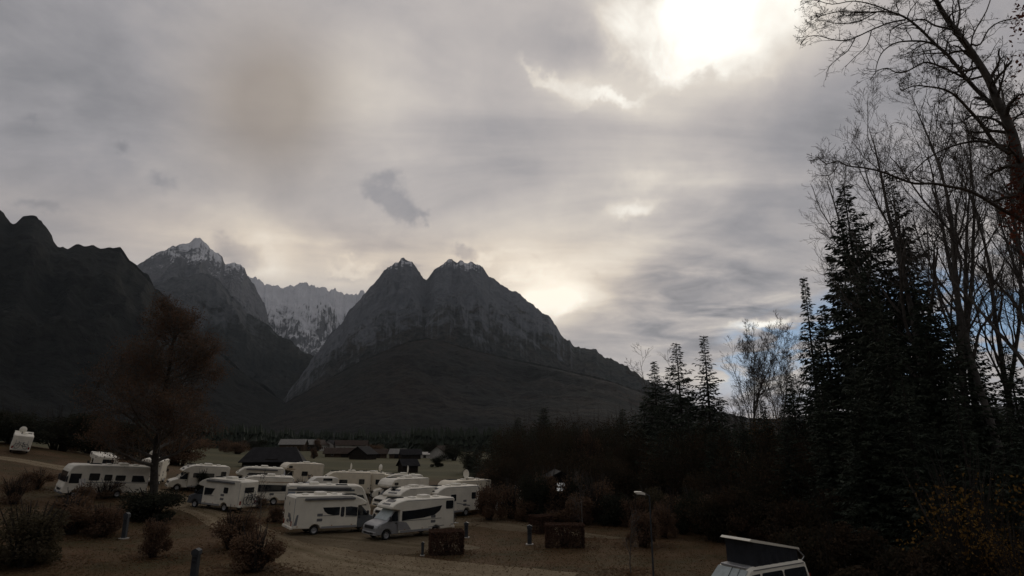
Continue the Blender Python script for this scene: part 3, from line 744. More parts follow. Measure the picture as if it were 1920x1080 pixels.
def campervan(label, px, Y, heading, body='white', high=.0, popup=False, blind=False, group='camper vans on the campsite', dx=0.0, name='camper_van'):
    root = empty(name); tag(root, label, 'camper van', group); M_ = MAT[body]; W = 1.92
    def T(z): return 1.0 if z < 1.15 else 1-.17*min(1.0, (z-1.15)/.85)
    h = 1.98
    P = [(-2.42, .36)] + arch(-1.45, .34, .40) + arch(1.52, .34, .40) + [(2.28, .34), (2.45, .46), (2.46, .78), (2.36, .98), (2.02, 1.12), (1.62, 1.24), (.92, h-.06), (.70, h), (-2.20, h), (-2.36, h-.12), (-2.46, 1.1), (-2.46, .5)]
    MB().shell(P, W, .08, T).build('body', M_, root)
    w = W/2
    ws = sloped_plate(root, 'windscreen', (1.58, 1.295), (.98, h-.09), w*.90, w*.80, MAT['blind' if blind else 'glass'])
    for s in (1, -1):
        side_plate(root, 'cab_window', [(.42, 1.20), (1.36, 1.20), (1.24, 1.36), (.86, 1.72), (.42, 1.74)], s, w, MAT['glass'], T)
        side_plate(root, 'window', rr(-.86, .30, 1.20, 1.74, .05), s, w, MAT['glass'], T)
        side_plate(root, 'window', rr(-2.22, -.96, 1.20, 1.74, .05), s, w, MAT['glass'], T)
        hl = MB(); hl.add([(2.40, s*(w-.14), .76), (2.18, s*(w+.006), .78), (2.12, s*(w+.004), .98), (2.34, s*(w-.16), 1.0), (2.475, s*(w-.42), .78), (2.39, s*(w-.44), .98)], [(0, 1, 2, 3), (4, 0, 3, 5)]); hl.build('headlight', MAT['lamp_glass'], root)
        mr = MB(); mr.box(1.18, 1.30, min(s*(w+.05), s*(w+.24)), max(s*(w+.05), s*(w+.24)), 1.18, 1.40, .03); mr.tube([(1.24, s*(w-.03), 1.2), (1.24, s*(w+.1), 1.22)], .025, 6); mr.build('mirror', MAT['plastic'], root)
        tl = MB(); tl.box(-2.485, -2.40, s*.80-.06, s*.80+.06, .95, 1.45, .01); tl.build('tail_light', MAT['red_lens'], root)
        side_plate(root, 'door_handle', rr(.46, .64, 1.02, 1.07, .01), s, w, MAT['plastic'], T)
        side_plate(root, 'roof_gutter', [(-2.2, h-.12), (.72, h-.12), (.72, h-.09), (-2.2, h-.09)], s, w, MAT['grey_plastic'], T, proud=.016)
        for x in (1.52, -1.45): add_wheel(root, x, s*(w-.05), s, .33, .2)
    MB().box(2.40, 2.475, -.50, .50, .76, .90).build('grille', MAT['plastic'], root)
    b = MB(); b.box(2.26, 2.50, -w*.97, w*.97, .36, .60, .04); b.build('bumper', MAT['grey_plastic'], root)
    b = MB(); b.box(-2.53, -2.36, -w*.97, w*.97, .38, .60, .04); b.build('rear_bumper', MAT['grey_plastic'], root)
    MB().box(-2.475, -2.40, -.68, .68, 1.22, 1.74).build('rear_window', MAT['glass'], root)
    if high:
        P = [(-2.25, h-.03), (1.0, h-.03), (.62, h+high*.7), (.30, h+high), (-1.9, h+high), (-2.22, h+high*.75)]
        MB().shell(P, W*.82, .07).build('high_roof', MAT['roof_white'], root)
        for s in (1, -1): side_plate(root, 'roof_window', rr(-1.5, -.4, h+.14, h+.42, .04), s, W*.41, MAT['glass'])
    if popup:
        zr0, zr1 = h+.40, h+.98                    # rear hinge and raised front edge
        k = .84
        lid = MB(); lid.slab([(-2.12, zr0), (.62, zr1-.04), (.72, zr1+.0), (.60, zr1+.07), (-2.08, zr0+.09)], -W*.41, W*.41); lid.build('popup_roof', MAT['white_clean'], root)
        cv = MB(); n = 12
        for i in range(n+1):                         # folded bellows on both flanks and the front
            f = i/n; x = -2.0+f*2.5; zt = zr0+(zr1-zr0)*(f*.93+.02)
            for s in (1, -1): cv.v += [(x, s*(W*.385-.03*(i % 2)), h-.02), (x, s*(W*.385+.0*(i % 2)), zt)]
        for i in range(n):
            a = 4*i; cv.f += [(a, a+4, a+5, a+1), (a+2, a+3, a+7, a+6)]
        e = 4*n; cv.f += [(e, e+2, e+3, e+1), (0, 1, 3, 2)]
        cvo = cv.build('tent_canvas', MAT['canvas'], root)
        MB().tube([(-2.05, -.72, zr0+.02), (-2.30, -.78, h+.10), (-2.22, -.74, h-.02)], .025, 5).build('roof_hinge', MAT['steel'], root)
        MB().tube([(-2.05, .72, zr0+.02), (-2.34, .78, h+.12), (-2.22, .74, h-.02)], .025, 5).build('roof_hinge', MAT['steel'], root)
        rf = MB(); rf.box(.55, .98, -.66, .66, h-.05, h+.02, .02); rf.build('roof_edge', MAT['silver'], root)
        dv = MB(); dv.tube([(1.60, 0, 1.32), (1.28, .02, 1.63), (.97, .0, 1.935)], .012, 4); dv.build('blind_seam', MAT['plastic'], ws)
        dv = MB(); dv.tube([(1.60, .45, 1.32), (1.28, .43, 1.63), (.97, .41, 1.935)], .010, 4); dv.build('blind_seam', MAT['plastic'], ws)
        rk = MB()
        for y in (-.5, .5): rk.tube([(-2.42, y, 1.78), (-2.62, y, 1.70), (-2.64, y, .95)], .02, 5)
        for zz in (1.0, 1.3, 1.6): rk.tube([(-2.64, -.62, zz), (-2.64, .62, zz)], .018, 5)
        for y in (-.45, .0, .45): rk.box(-2.95, -2.60, y-.04, y+.04, 1.02, 1.06)
        rk.build('bike_rack', MAT['plastic'], root)
    p = spot(px, Y); place(root, p.x+dx, Y, heading, None, 1.5, .8)
    return root

# --- the two nearest
big_band = [(1.42, 1.30), (1.42, 1.98), (.4, 2.00), (-1.1, 2.10), (-2.25, 2.22), (-2.05, 1.85), (-1.55, 1.55), (-.5, 1.40)]
v = motorhome('semi', 'large white motorhome with silver cab and long dark window band, nearest to the road', 770, 50.6, 222, 7.0, H=2.78, body='white_clean', cab='silver', blind=True,
          left=[big_band, (-3.35, -2.62, 1.95, 2.55)], right=[(-2.8, -1.6, 1.5, 2.1), (.6, 1.4, 1.5, 2.1)],
          bands=[([(1.72, .62), (1.72, 1.28), (1.0, 1.16), (.55, .62)], 'silver', 1), ([(-3.4, .72), (-1.0, .66), (-1.0, .70), (-3.4, .78)], 'grey_print', 1)])
rear_rack(v, -3.65)
b1 = bicycle('bicycle hung on the rack of the silver cabbed motorhome', v, -3.95, -.05, .78)
cvb = MB(); 
v = motorhome('semi', 'white motorhome with dark grey cab, its printed rear turned to the camera', 628, 51.5, 35, 7.0, body='white_clean', cab='cab_grey',
          right=[[(.6, 1.32), (1.55, 1.26), (1.55, 1.92), (1.0, 2.00), (.55, 1.98)], [(-1.25, 1.98), (.10, 1.98), (.10, 1.40), (-.45, 1.40), (-.85, 1.50), (-1.12, 1.70)], (.18, .48, 1.28, 1.98)], left=[(-2.4, -1.3, 1.5, 2.1), (.2, 1.4, 1.4, 2.0)],
          bands=[([(-3.38, .75), (-3.15, .75), (-3.08, 1.5), (-3.2, 1.5)], 'grey_print', -1)], awning=-1, rear=False)
rp = MB()
for (y0, y1, z0, z1) in ((-.95, -.2, .95, 1.35), (-.7, .1, 1.2, 1.6), (-.3, .35, .85, 1.15)):
    rp.add([(-3.512, y0, z0), (-3.512, y1, z0+.08), (-3.512, y1-.1, z1), (-3.512, y0+.15, z1-.06)], [(0, 1, 2, 3)])
rp.build('rear_print', MAT['grey_print'], v)
rp = MB(); rp.add([(-3.513, -.10, 2.05), (-3.513, .04, 2.2), (-3.513, -.02, 2.48), (-3.513, -.14, 2.3)], [(0, 1, 2, 3)]); rp.build('emblem', MAT['grey_print'], v)

# --- behind them
motorhome('aclass', 'blue grey striped motorhome parked behind the grey cabbed one', 617, 58.5, 22, 7.4, H=3.05, body='white', right=[(-2.9, -1.4, 1.7, 2.45), (-.6, -.2, 1.8, 2.3), (.1, .45, 1.8, 2.3), (.8, 1.2, 1.8, 2.3)],
          bands=[([(-3.6, 2.55), (2.1, 2.55), (2.1, 2.72), (-3.6, 2.72)], 'cab_grey', -1), ([(-3.6, 1.0), (-3.0, 1.0), (-3.0, 2.5), (-3.6, 2.5)], 'blue_grey', -1)], awning=-1)
motorhome('semi', 'white motorhome with red print on its flank', 762, 60.5, 236, 6.4, blind=True, left=[(-.9, -.4, 1.5, 2.1), (-2.9, -2.3, 1.5, 2.1), (.2, .9, 1.5, 2.1)],
          bands=[([(-1.5, 1.15), (-1.15, 1.3), (-1.05, 1.9), (-1.35, 2.1), (-1.75, 1.9), (-1.9, 1.5)], 'red_print', 1), ([(-2.25, .95), (-1.6, .75), (-.9, .95), (-1.3, 1.15)], 'red_print', 1)])
motorhome('semi', 'white motorhome facing the bushes with pale windscreen, beside the red printed one', 838, 63.5, 228, 6.9, blind=True, left=[(-.2, .5, 1.5, 2.1), (-2.9, -2.3, 1.6, 2.2)],
          bands=[([(.9, 1.6), (1.5, 1.2), (1.55, 1.25), (.95, 1.7)], 'grey_print', 1), ([(-2.1, .9), (-.3, 1.25), (-.25, 1.32), (-2.1, 1.0)], 'grey_print', 1)])
motorhome('alcove', 'cream roofed motorhome with satellite dish at the edge of the bushes', 866, 69.0, 226, 6.6, body='cream', dish=-.4, left=[(-.6, .2, 1.5, 2.1), (-2.7, -2.1, 1.6, 2.2)])
motorhome('alcove', 'white motorhome with bulging overcab bed behind the red printed one', 752, 70.5, 231, 6.2, left=[(-.9, .1, 1.5, 2.1), (-2.6, -2.0, 1.6, 2.2)], bands=[([(-3.0, 1.0), (1.1, 1.0), (1.1, 1.12), (-3.0, 1.12)], 'grey_print', 1)])
motorhome('semi', 'white motorhome with small dish, roof just showing over the overcab one', 745, 79.0, 196, 5.9, H=3.0, dish=-1.2, left=[(-2.6, -2.0, 1.9, 2.5), (-.6, .4, 1.6, 2.2)], bands=[([(-2.9, 2.6), (1.0, 2.6), (1.0, 2.7), (-2.9, 2.7)], 'tan_print', 1)])
motorhome('semi', 'long pale motorhome half hidden by the round dark bush', 640, 80.0, 203, 6.8, H=3.0, dish=-1.0, body='cream', left=[(-.5, .5, 1.5, 2.1), (-2.6, -1.9, 1.6, 2.2)], bands=[([(-3.2, 1.05), (1.3, 1.05), (1.3, 1.2), (-3.2, 1.2)], 'grey_print', 1)])
motorhome('semi', 'pale motorhome with white rear wall, beyond the round dark bush', 688, 82.0, 163, 6.2, H=2.95, body='cream', dish=-2.0, left=[(-2.4, -1.8, 1.6, 2.2), (-.6, .3, 1.6, 2.1)])
campervan('white camper van with a raised hard roof in the middle row', 594, 75.5, 214, high=.55)
motorhome('alcove', 'cream motorhome with tan overcab nose, standing below the black barn', 558, 92.0, 222, 6.4, body='cream', left=[(-.8, .1, 1.4, 2.0)], bands=[([(1.2, 2.2), (2.4, 2.2), (2.3, 2.42), (1.0, 2.3)], 'tan_print', 1), ([(-1.6, .8), (-.7, 1.9), (-.45, 1.9), (-1.3, .8)], 'tan_print', 1), ([(-2.2, .8), (-1.5, 1.6), (-1.3, 1.6), (-1.9, .8)], 'tan_print', 1)])
motorhome('semi', 'long white motorhome with dark roof stripe behind the overcab ones', 474, 78.0, 206, 6.6, H=3.05, left=[(-2.2, .8, 2.15, 2.42), (-2.8, -2.3, 1.5, 2.1)], awning=1)
motorhome('semi', 'white motorhome with black window band beside the grey cycle carrying one', 487, 68.0, 204, 6.5, left=[[(.95, 1.25), (.95, 2.02), (-2.85, 2.02), (-2.95, 1.4)]], bands=[([(-3.1, 2.25), (1.2, 2.25), (1.2, 2.33), (-3.1, 2.33)], 'tan_print', 1)])
v = motorhome('semi', 'light grey motorhome carrying bicycles on its rear wall', 418, 62.0, 160, 6.4, body='white', cab='cab_grey', left=[[(.2, 1.35), (1.1, 1.30), (1.1, 1.95), (-.15, 1.95)], (-1.75, -1.2, 1.65, 2.15)], awning=1)
rear_rack(v, -3.2)
bicycle('dark bicycle on the rear rack of the light grey motorhome', v, -3.48, .05, .78)
bicycle('second bicycle on the outer rail of the light grey motorhome', v, -3.70, -.10, .78, 'cab_grey')
motorhome('semi', 'white motorhome with dark side window beside the rust leaved tree', 369, 76.0, 217, 6.3, H=2.9, left=[(-1.5, .8, 1.55, 2.05), (-2.8, -2.2, 1.7, 2.3)])
motorhome('liner', 'long white liner motorhome with twin rear axle beside the tree trunk', 193, 64.0, 229, 7.4, H=3.05, left=[(.8, 1.7, 1.65, 2.3), (-.3, .4, 1.65, 2.2), (-1.5, -.6, 1.65, 2.15), [(-3.4, 1.55), (-2.1, 1.55), (-2.1, 2.15), (-3.1, 2.15)]],
          bands=[([(-3.6, 1.42), (2.6, 1.42), (2.6, 1.47), (-3.6, 1.47)], 'cab_grey', 1)])
v = motorhome('alcove', 'lone white motorhome with dish and bicycles, at the far side of the site', 24, 92.0, 129, 5.4, H=2.6, dish=-1.0, left=[(-.6, .2, 1.5, 2.1)], rear=False)
rear_rack(v, -2.7)
bicycle('bicycle on the rear of the lone motorhome at the far side', v, -3.0, 0, .78)
motorhome('alcove', 'white motorhome hidden behind the trunk of the rust leaved tree', 285, 79.0, 110, 6.0, H=2.9, dish=-1.5, left=[(-.6, .2, 1.5, 2.1)])
motorhome('alcove', 'white motorhome peeping over the liner roof', 184, 80.0, 135, 5.2, H=2.62, left=[(-.6, .2, 1.5, 2.1)], roof=False)
campervan('small van with shining windscreen among the bushes', 944, 76.0, 235, 'cream', blind=True, name='camper_van')  # pale blind colour on the windscreen stands in for a reflection
# --- the camper with its roof up
POP = campervan('white camper van with raised pop-up roof and dark tent canvas', 1388, 27.2, 207, 'white_clean', popup=True, blind=True, dx=.15)
# ---------------------------------------------------------------- trees
def rot_about(v, axis, a): return Matrix.Rotation(a, 3, axis) @ v
def side_dir(d, ang, r):
    ax = d.orthogonal().normalized(); ax = rot_about(ax, d, r.uniform(0, 2*math.pi))
    return rot_about(d, ax, ang)
class Bare:
    """skeleton of a leafless tree: list of (points, radii, level)"""
    def __init__(s, seed, maxlvl=4, dens=1.0, upward=.10, wander=.16, minr=.012, ratio=.52, tip=.35):
        s.r = random.Random(seed); s.lines = []; s.tips = []; s.maxlvl = maxlvl; s.dens = dens; s.up = upward; s.w = wander; s.minr = minr; s.ratio = ratio; s.tipk = tip
    def line(s, p, d, L, rad, lvl, n=None, droop=0.0):
        r = s.r; n = n or max(3, [14, 9, 6, 4, 3, 3][min(lvl, 5)]); st = L/n; pts = [p.copy()]; d = d.normalized()
        for i in range(n):
            w = s.w*(1.0 if lvl else .35)
            d = (d + Vector((r.gauss(0, w), r.gauss(0, w), r.gauss(0, w)*.8 + s.up*(1 if lvl else .3) - droop*i/n))).normalized()
            p = p + d*st; pts.append(p.copy())
        tipk = s.tipk if lvl else .12
        rads = [max(s.minr*.8, rad*(1-(1-tipk)*(i/n))) for i in range(n+1)]
        s.lines.append((pts, rads, lvl)); return pts, rads
    def spread(s, pts, rads, L, lvl, lo=.3, kids=None, ang=(R(28), R(62)), lenk=(.35, .62)):
        """side shoots along a limb"""
        if lvl >= s.maxlvl: s.tips.append(pts[-1]); return
        r = s.r; kids = kids or int([16, 8, 6, 5, 4][min(lvl, 4)]*s.dens + r.random())
        for k in range(kids):
            f = lo+(1-lo)*((k+r.random())/kids); q = f*(len(pts)-1); i = min(int(q), len(pts)-2)
            p = pts[i].lerp(pts[i+1], q-i); d = (pts[i+1]-pts[i]).normalized(); rr_ = rads[i]
            cl = L*r.uniform(*lenk)*(1.15-.55*f) ; cd = side_dir(d, r.uniform(*ang), r)
            if cd.z < -.35: cd.z *= .3
            cr = max(s.minr, rr_*s.ratio*r.uniform(.75, 1.1))
            a, b = s.line(p, cd, cl, cr, lvl+1); s.spread(a, b, cl, lvl+1, .22)
        s.tips.append(pts[-1])
    def meshes(s, split=1, name='tree', leader=True):
        tr, cr = MB(), MB()
        for pts, rads, lvl in s.lines: (tr if lvl <= split-1 + (0 if split else 0) else cr).tube(pts, rads, [9, 6, 4, 3, 3, 3][min(lvl, 5)], lvl < 2)
        return tr.mesh('trunk', True), cr.mesh('crown', False)
def bare_meshes(seed, H, r0, crown_lo=.35, dens=1.0, up=.12, maxlvl=4, fork=False, lean=(0, 0), wander=.16, lenk=(.30, .5), ang=(R(22), R(55)), minr=.013):
    b = Bare(seed, maxlvl, dens, up, wander, minr)
    d = Vector((lean[0], lean[1], 1))
    pts, rads = b.line(Vector((0, 0, -.2)), d, H*.96, r0, 0)
    if fork:
        q = int(len(pts)*.35); fd = (pts[q+1]-pts[q]).normalized(); fd = side_dir(fd, R(16), b.r)
        p2, r2 = b.line(pts[q], fd, H*.62, rads[q]*.8, 0); b.spread(p2, r2, H*.62, 0, .2, int(12*dens), ang, lenk)
    b.spread(pts, rads, H, 0, crown_lo, None, ang, lenk)
    t, c = b.meshes()
    return t, c, b
def needle_tree(seed, H, Rr, dens=1.0, ragged=.25, base=.06, shape=.85, droop=.45):
    """spruce: trunk mesh and a crown of hanging sprays on real boughs"""
    r = random.Random(seed); tr = MB(); n = 12
    lean = (r.uniform(-.01, .01), r.uniform(-.01, .01))
    tr.tube([(lean[0]*H*i/n, lean[1]*H*i/n, -.2 + H*i/n) for i in range(n+1)], [max(.02, .012*H*(1-i/n*.96)) for i in range(n+1)], 8)
    V, Fq = [], []; bo = MB()
    nb = int(H*15*dens); lump = [r.uniform(.72, 1.12) for _ in range(60)]
    for bi in range(nb):
        f = ((bi+r.random())/nb)**1.12; z = base*H+(H*(1-base))*f*.985; a = bi*2.399+r.uniform(-.5, .5)
        Lr = Rr*max(.035, (1-f))**shape
        L = max(.28, Lr*r.uniform(1-ragged*1.5, 1+ragged*.7)*lump[(int(f*22)+int((a % 6.283)*1.6)*7) % 60])
        if r.random() < .05: continue
        ca, sa = math.cos(a), math.sin(a); m = 5; P = []
        rise = .28*f+.02+r.uniform(-.30, .22); dp = droop*r.uniform(.5, 1.5)
        for i in range(m+1):
            g = i/m; P.append(Vector((lean[0]*z+ca*L*g, lean[1]*z+sa*L*g, z + L*(rise*g - dp*(1-f*.8)*g*g + .18*g**4))))
        bo.tube(P, [max(.012, .012*L*(1-g/m*.8)) for g in range(m+1)], 3, False)
        ns = max(8, int(L*15.0*dens))
        for q in range(ns):
            g = .10+.90*(q+r.random())/ns; t = g*m; i = min(int(t), m-1); p = P[i].lerp(P[i+1], t-i)
            ln = (.30+.40*r.random())*(.5+.5*min(1.0, L/1.8)); sd = 1 if q % 2 else -1
            out = Vector((ca, sa, 0)); lat = Vector((-sa, ca, 0))*sd
            dr = (out*r.uniform(.1, .9) + lat*r.uniform(.2, 1.0) + Vector((0, 0, -r.uniform(-.2, 1.7)*(1-f*.7)))).normalized()
            wv = dr.cross(Vector((r.uniform(-1, 1), r.uniform(-1, 1), r.uniform(-.4, .4)))).normalized()*ln*r.uniform(.12, .21)
            b = len(V); V += [p-wv*.4, p+dr*ln*.45-wv, p+dr*ln, p+dr*ln*.5+wv]; Fq.append((b, b+1, b+2, b+3))
    for k in range(6):
        a = 6.28*k/6; b = len(V); p = Vector((lean[0]*H, lean[1]*H, H*.97)); d = Vector((math.cos(a)*.16, math.sin(a)*.16, .35)); w = Vector((-math.sin(a), math.cos(a), 0))*.05
        V += [p-w, p+d*.5-w, p+d, p+d*.5+w]; Fq.append((b, b+1, b+2, b+3))
    k = len(V); V += [Vector(q) for q in bo.v]; Fq += [tuple(i+k for i in q) for q in bo.f]
    return tr.mesh('trunk', True), np_mesh('crown', [tuple(q) for q in V], Fq, MAT['spruce'])
def leaf_cards(pts, size, seed, mat_, flat=.0):
    """many separate small leaves, each a bent quad"""
    g = np.random.default_rng(seed); P = np.asarray([tuple(p) for p in pts], float); n = len(P)
    d = g.normal(size=(n, 3)); d /= np.linalg.norm(d, axis=1)[:, None]
    e = np.cross(d, g.normal(size=(n, 3))); e /= np.linalg.norm(e, axis=1)[:, None]
    s = (size*(.6+.8*g.random(n)))[:, None]
    V = np.stack([P - d*s*.5, P - e*s*.33, P + d*s*.5, P + e*s*.33], 1).reshape(-1, 3)
    return np_mesh('leaves', V, np.arange(4*n).reshape(n, 4), mat_)
def tree_obj(name, label, cat, meshes, mats, loc, rz=0.0, sc=1.0, group=None):
    root = empty(name, loc); root.rotation_euler.z = rz; root.scale = (sc, sc, sc) if not hasattr(sc, '__len__') else sc
    for (nm, me), m in zip(meshes, mats):
        if not me.materials: me.materials.append(m)
        link(nm, me, None, root)
    tag(root, label, cat, group); return root
def stand(pxt, pyt, Y):
    """foot and height of an upright tree whose tip shows at pxt,pyt"""
    p = at(pxt, pyt, Y); g = gz(p.x, Y); return Vector((p.x, Y, g)), p.z-g

# spruces of a few builds
SPR = [(needle_tree(3, 28, 4.6, 1.0, .35, .03, .72), 28), (needle_tree(4, 24, 2.7, 1.0, .28, .03, .8, .6), 24), (needle_tree(5, 28, 4.2, .8, .5, .04, .7), 28), (needle_tree(6, 20, 4.9, .8, .34, .05, .95, .30), 20), (needle_tree(7, 22, 3.6, .8, .34, .05, .9, .5), 22)]
def spruce(k, pxt, pyt, Y, label, rz, wide=1.0, group='conifers in and around the wood', cat='conifer', nm='spruce_tree'):
    (t, c), H0 = SPR[k]; loc, H = stand(pxt, pyt, Y); s = H/H0
    return tree_obj(nm, label, cat, [('trunk', t), ('crown', c)], [MAT['bark'], MAT['spruce']], loc, rz, (s*wide, s*wide, s), group)
spruce(0, 1583, 340, 50, 'tallest spruce, at the outer edge of the tall wood', .4, 1.2)
spruce(1, 1503, 516, 58, 'slim pointed spruce standing just outside the tall wood', 1.1)
spruce(2, 1668, 318, 46, 'ragged tall spruce wrapped in bare branches, inside the wood', 2.2, .9)
spruce(2, 1622, 470, 43, 'lower shaggy spruce between the two tallest ones', .7, 1.1)
spruce(0, 1716, 520, 40, 'broad dark spruce low down in the middle of the wood', 3.1)
spruce(2, 1775, 585, 37, 'small dark spruce under the leaning bare trunks', 4.4, 1.2)
spruce(1, 1545, 575, 52, 'dark spruce tucked under the tallest one', 5.0, 1.5)
spruce(0, 1880, 640, 36, 'spruce top showing low at the wood\'s near end', 2.7, 1.2)
spruce(3, 1271, 640, 80, 'wide layered fir, middle of the three on the skyline', 1.9, 1.5, nm='fir_tree')
spruce(4, 1319, 627, 77, 'tallest of the three skyline firs, narrow with a fine tip', .2, 1.45, nm='fir_tree')
spruce(3, 1227, 676, 84, 'shortest skyline fir, next to the mountain slope', 3.3, 1.5, nm='fir_tree')
spruce(0, 972, 782, 118, 'dark fir standing before the foothill, left one of a pair', 1.3, 2.4)
spruce(0, 1018, 763, 112, 'dark fir before the foothill, larger one of a pair', 2.3, 2.6)
spruce(0, 1168, 766, 100, 'lone dark fir before the foothill near the skyline firs', .9, 2.2)
spruce(4, 1120, 800, 105, 'short dark fir behind the rust coloured young tree', 2.9, 2.0)
spruce(3, 925, 800, 125, 'low dark fir at the start of the wood', 4.0, 2.0)
for i, (a, b, Y) in enumerate(((1350, 742, 64), (1430, 748, 62), (1480, 700, 60), (1390, 770, 58), (1290, 752, 66), (1235, 760, 70), (1600, 690, 38), (1690, 700, 35), (1790, 720, 33), (1880, 760, 31), (1540, 720, 44), (1470, 765, 48), (1330, 790, 60))):
    spruce([4, 3, 0, 2][i % 4], a, b, Y, 'dense dark conifer filling the shade of the wood', i*1.3, 1.5, group='dense conifers in the shade of the wood')

for i, (a, b, Y, k, w, lab) in enumerate(((1600, 420, 47, 2, 1.0, 'shaggy spruce leaning on the flank of the tallest one'), (1645, 430, 48, 0, .9, 'full spruce behind the ragged tall one'), (1690, 430, 44, 2, 1.0, 'spruce with broken outline in mid wood'), (1560, 470, 54, 0, .9, 'outermost full spruce at the foot of the tallest one'), (1740, 520, 42, 2, 1.2, 'spruce between the slanting trunks'), (1530, 610, 56, 4, 1.3, 'low spruce behind the slim pointed one'), (1815, 610, 41, 0, 1.1, 'spruce left of the thickest straight trunk'), (1650, 560, 38, 0, 1.2, 'low broad spruce in front of the tall ones'))):
    spruce(k, a, b, Y, lab, i*1.7, w)

for i, (a, b, Y, k, lab) in enumerate(((945, 812, 100, 3, 'dark fir low behind the rusty shrubs'), (1000, 800, 96, 4, 'dark fir close beside the pair before the foothill'), (1050, 806, 104, 3, 'dark fir filling the gap after the pair'), (1078, 790, 108, 4, 'taller dark fir behind the hut'), (1140, 792, 96, 3, 'dark fir between the rust coloured tree and the lone fir'), (1190, 778, 92, 4, 'dark fir at the foot of the shortest skyline fir'), (1205, 752, 88, 3, 'broad dark fir under the shortest skyline fir'), (895, 835, 130, 3, 'lowest dark fir at the tip of the wood'))):
    spruce(k, a, b, Y, lab, i*2.1, 2.2)

# leafless trees
BARE = [bare_meshes(21, 28, .32, .30, .92, .14, minr=.009, lenk=(.20, .34), ang=(R(16), R(36)), wander=.11), bare_meshes(22, 28, .28, .34, .88, .16, minr=.009, fork=True, lenk=(.19, .32), ang=(R(16), R(38)), wander=.12),
        bare_meshes(23, 26, .26, .42, .85, .12, minr=.009, lenk=(.18, .32), ang=(R(20), R(45)), wander=.13), bare_meshes(24, 24, .26, .22, 1.0, .10, fork=True, lenk=(.30, .46), ang=(R(20), R(46)), minr=.018), bare_meshes(25, 20, .13, .25, .7, .12, 3, lenk=(.18, .32), minr=.016)]
BH = [28, 28, 26, 24, 20]
def bare(k, pxt, pyt, Y, label, rz, wide=1.0, group='leafless trees of the wood'):
    t, c, b = BARE[k]; loc, H = stand(pxt, pyt, Y); s = H/(BH[k]*1.0)
    return tree_obj('bare_tree', label, 'tree', [('trunk', t), ('crown', c)], [MAT['bark_grey'], MAT['twig']], loc, rz, (s*wide, s*wide, s), group)
bare(0, 1655, 200, 43, 'leafless tree crowning the wood, first behind the tallest spruce', .0)
bare(1, 1705, 178, 41, 'leafless tree with many upright forks in mid wood', 1.2)
bare(2, 1770, 195, 39, 'leafless tree with slanting twin trunks beneath the big limb', 2.6)
bare(0, 1838, 215, 36, 'leafless tree with the thickest straight trunk of the wood', 4.0, 1.15)
bare(1, 1905, 240, 35, 'leafless tree at the near end of the wood', 5.1)
bare(2, 1622, 262, 52, 'leafless tree twined with the tallest spruce', 3.2)
bare(1, 1800, 300, 46, 'leafless tree deep in the wood behind the straight trunk', .6)
bare(0, 1885, 350, 43, 'leafless tree deep in the wood behind the near end', 2.1)
bare(2, 1735, 250, 47, 'leafless tree deep in the middle of the wood', 1.6)
bare(3, 1377, 634, 76, 'rounded leafless tree alone on the skyline beside the firs', .5, .9, 'leafless trees on the skyline')
bare(4, 1414, 640, 74, 'thin leafless pole tree on the skyline', 1.0, 1.0, 'leafless trees on the skyline')
bare(3, 1456, 648, 70, 'leafless tree on the skyline next to the slim spruce', 2.2, .7, 'leafless trees on the skyline')
bare(4, 1487, 655, 64, 'thin leafless tree half behind the slim spruce', 3.4, 1.2, 'leafless trees on the skyline')
bare(4, 1222, 648, 88, 'leafless tree with upright twigs behind the shortest fir', .3, 1.5, 'leafless trees on the skyline')
bare(4, 1206, 668, 90, 'spindly leafless tree at the foot of the mountain slope', 4.3, 1.3, 'leafless trees on the skyline')
bare(4, 1436, 665, 66, 'twiggy leafless sapling between the skyline trees', 5.0, 1.6, 'leafless trees on the skyline')

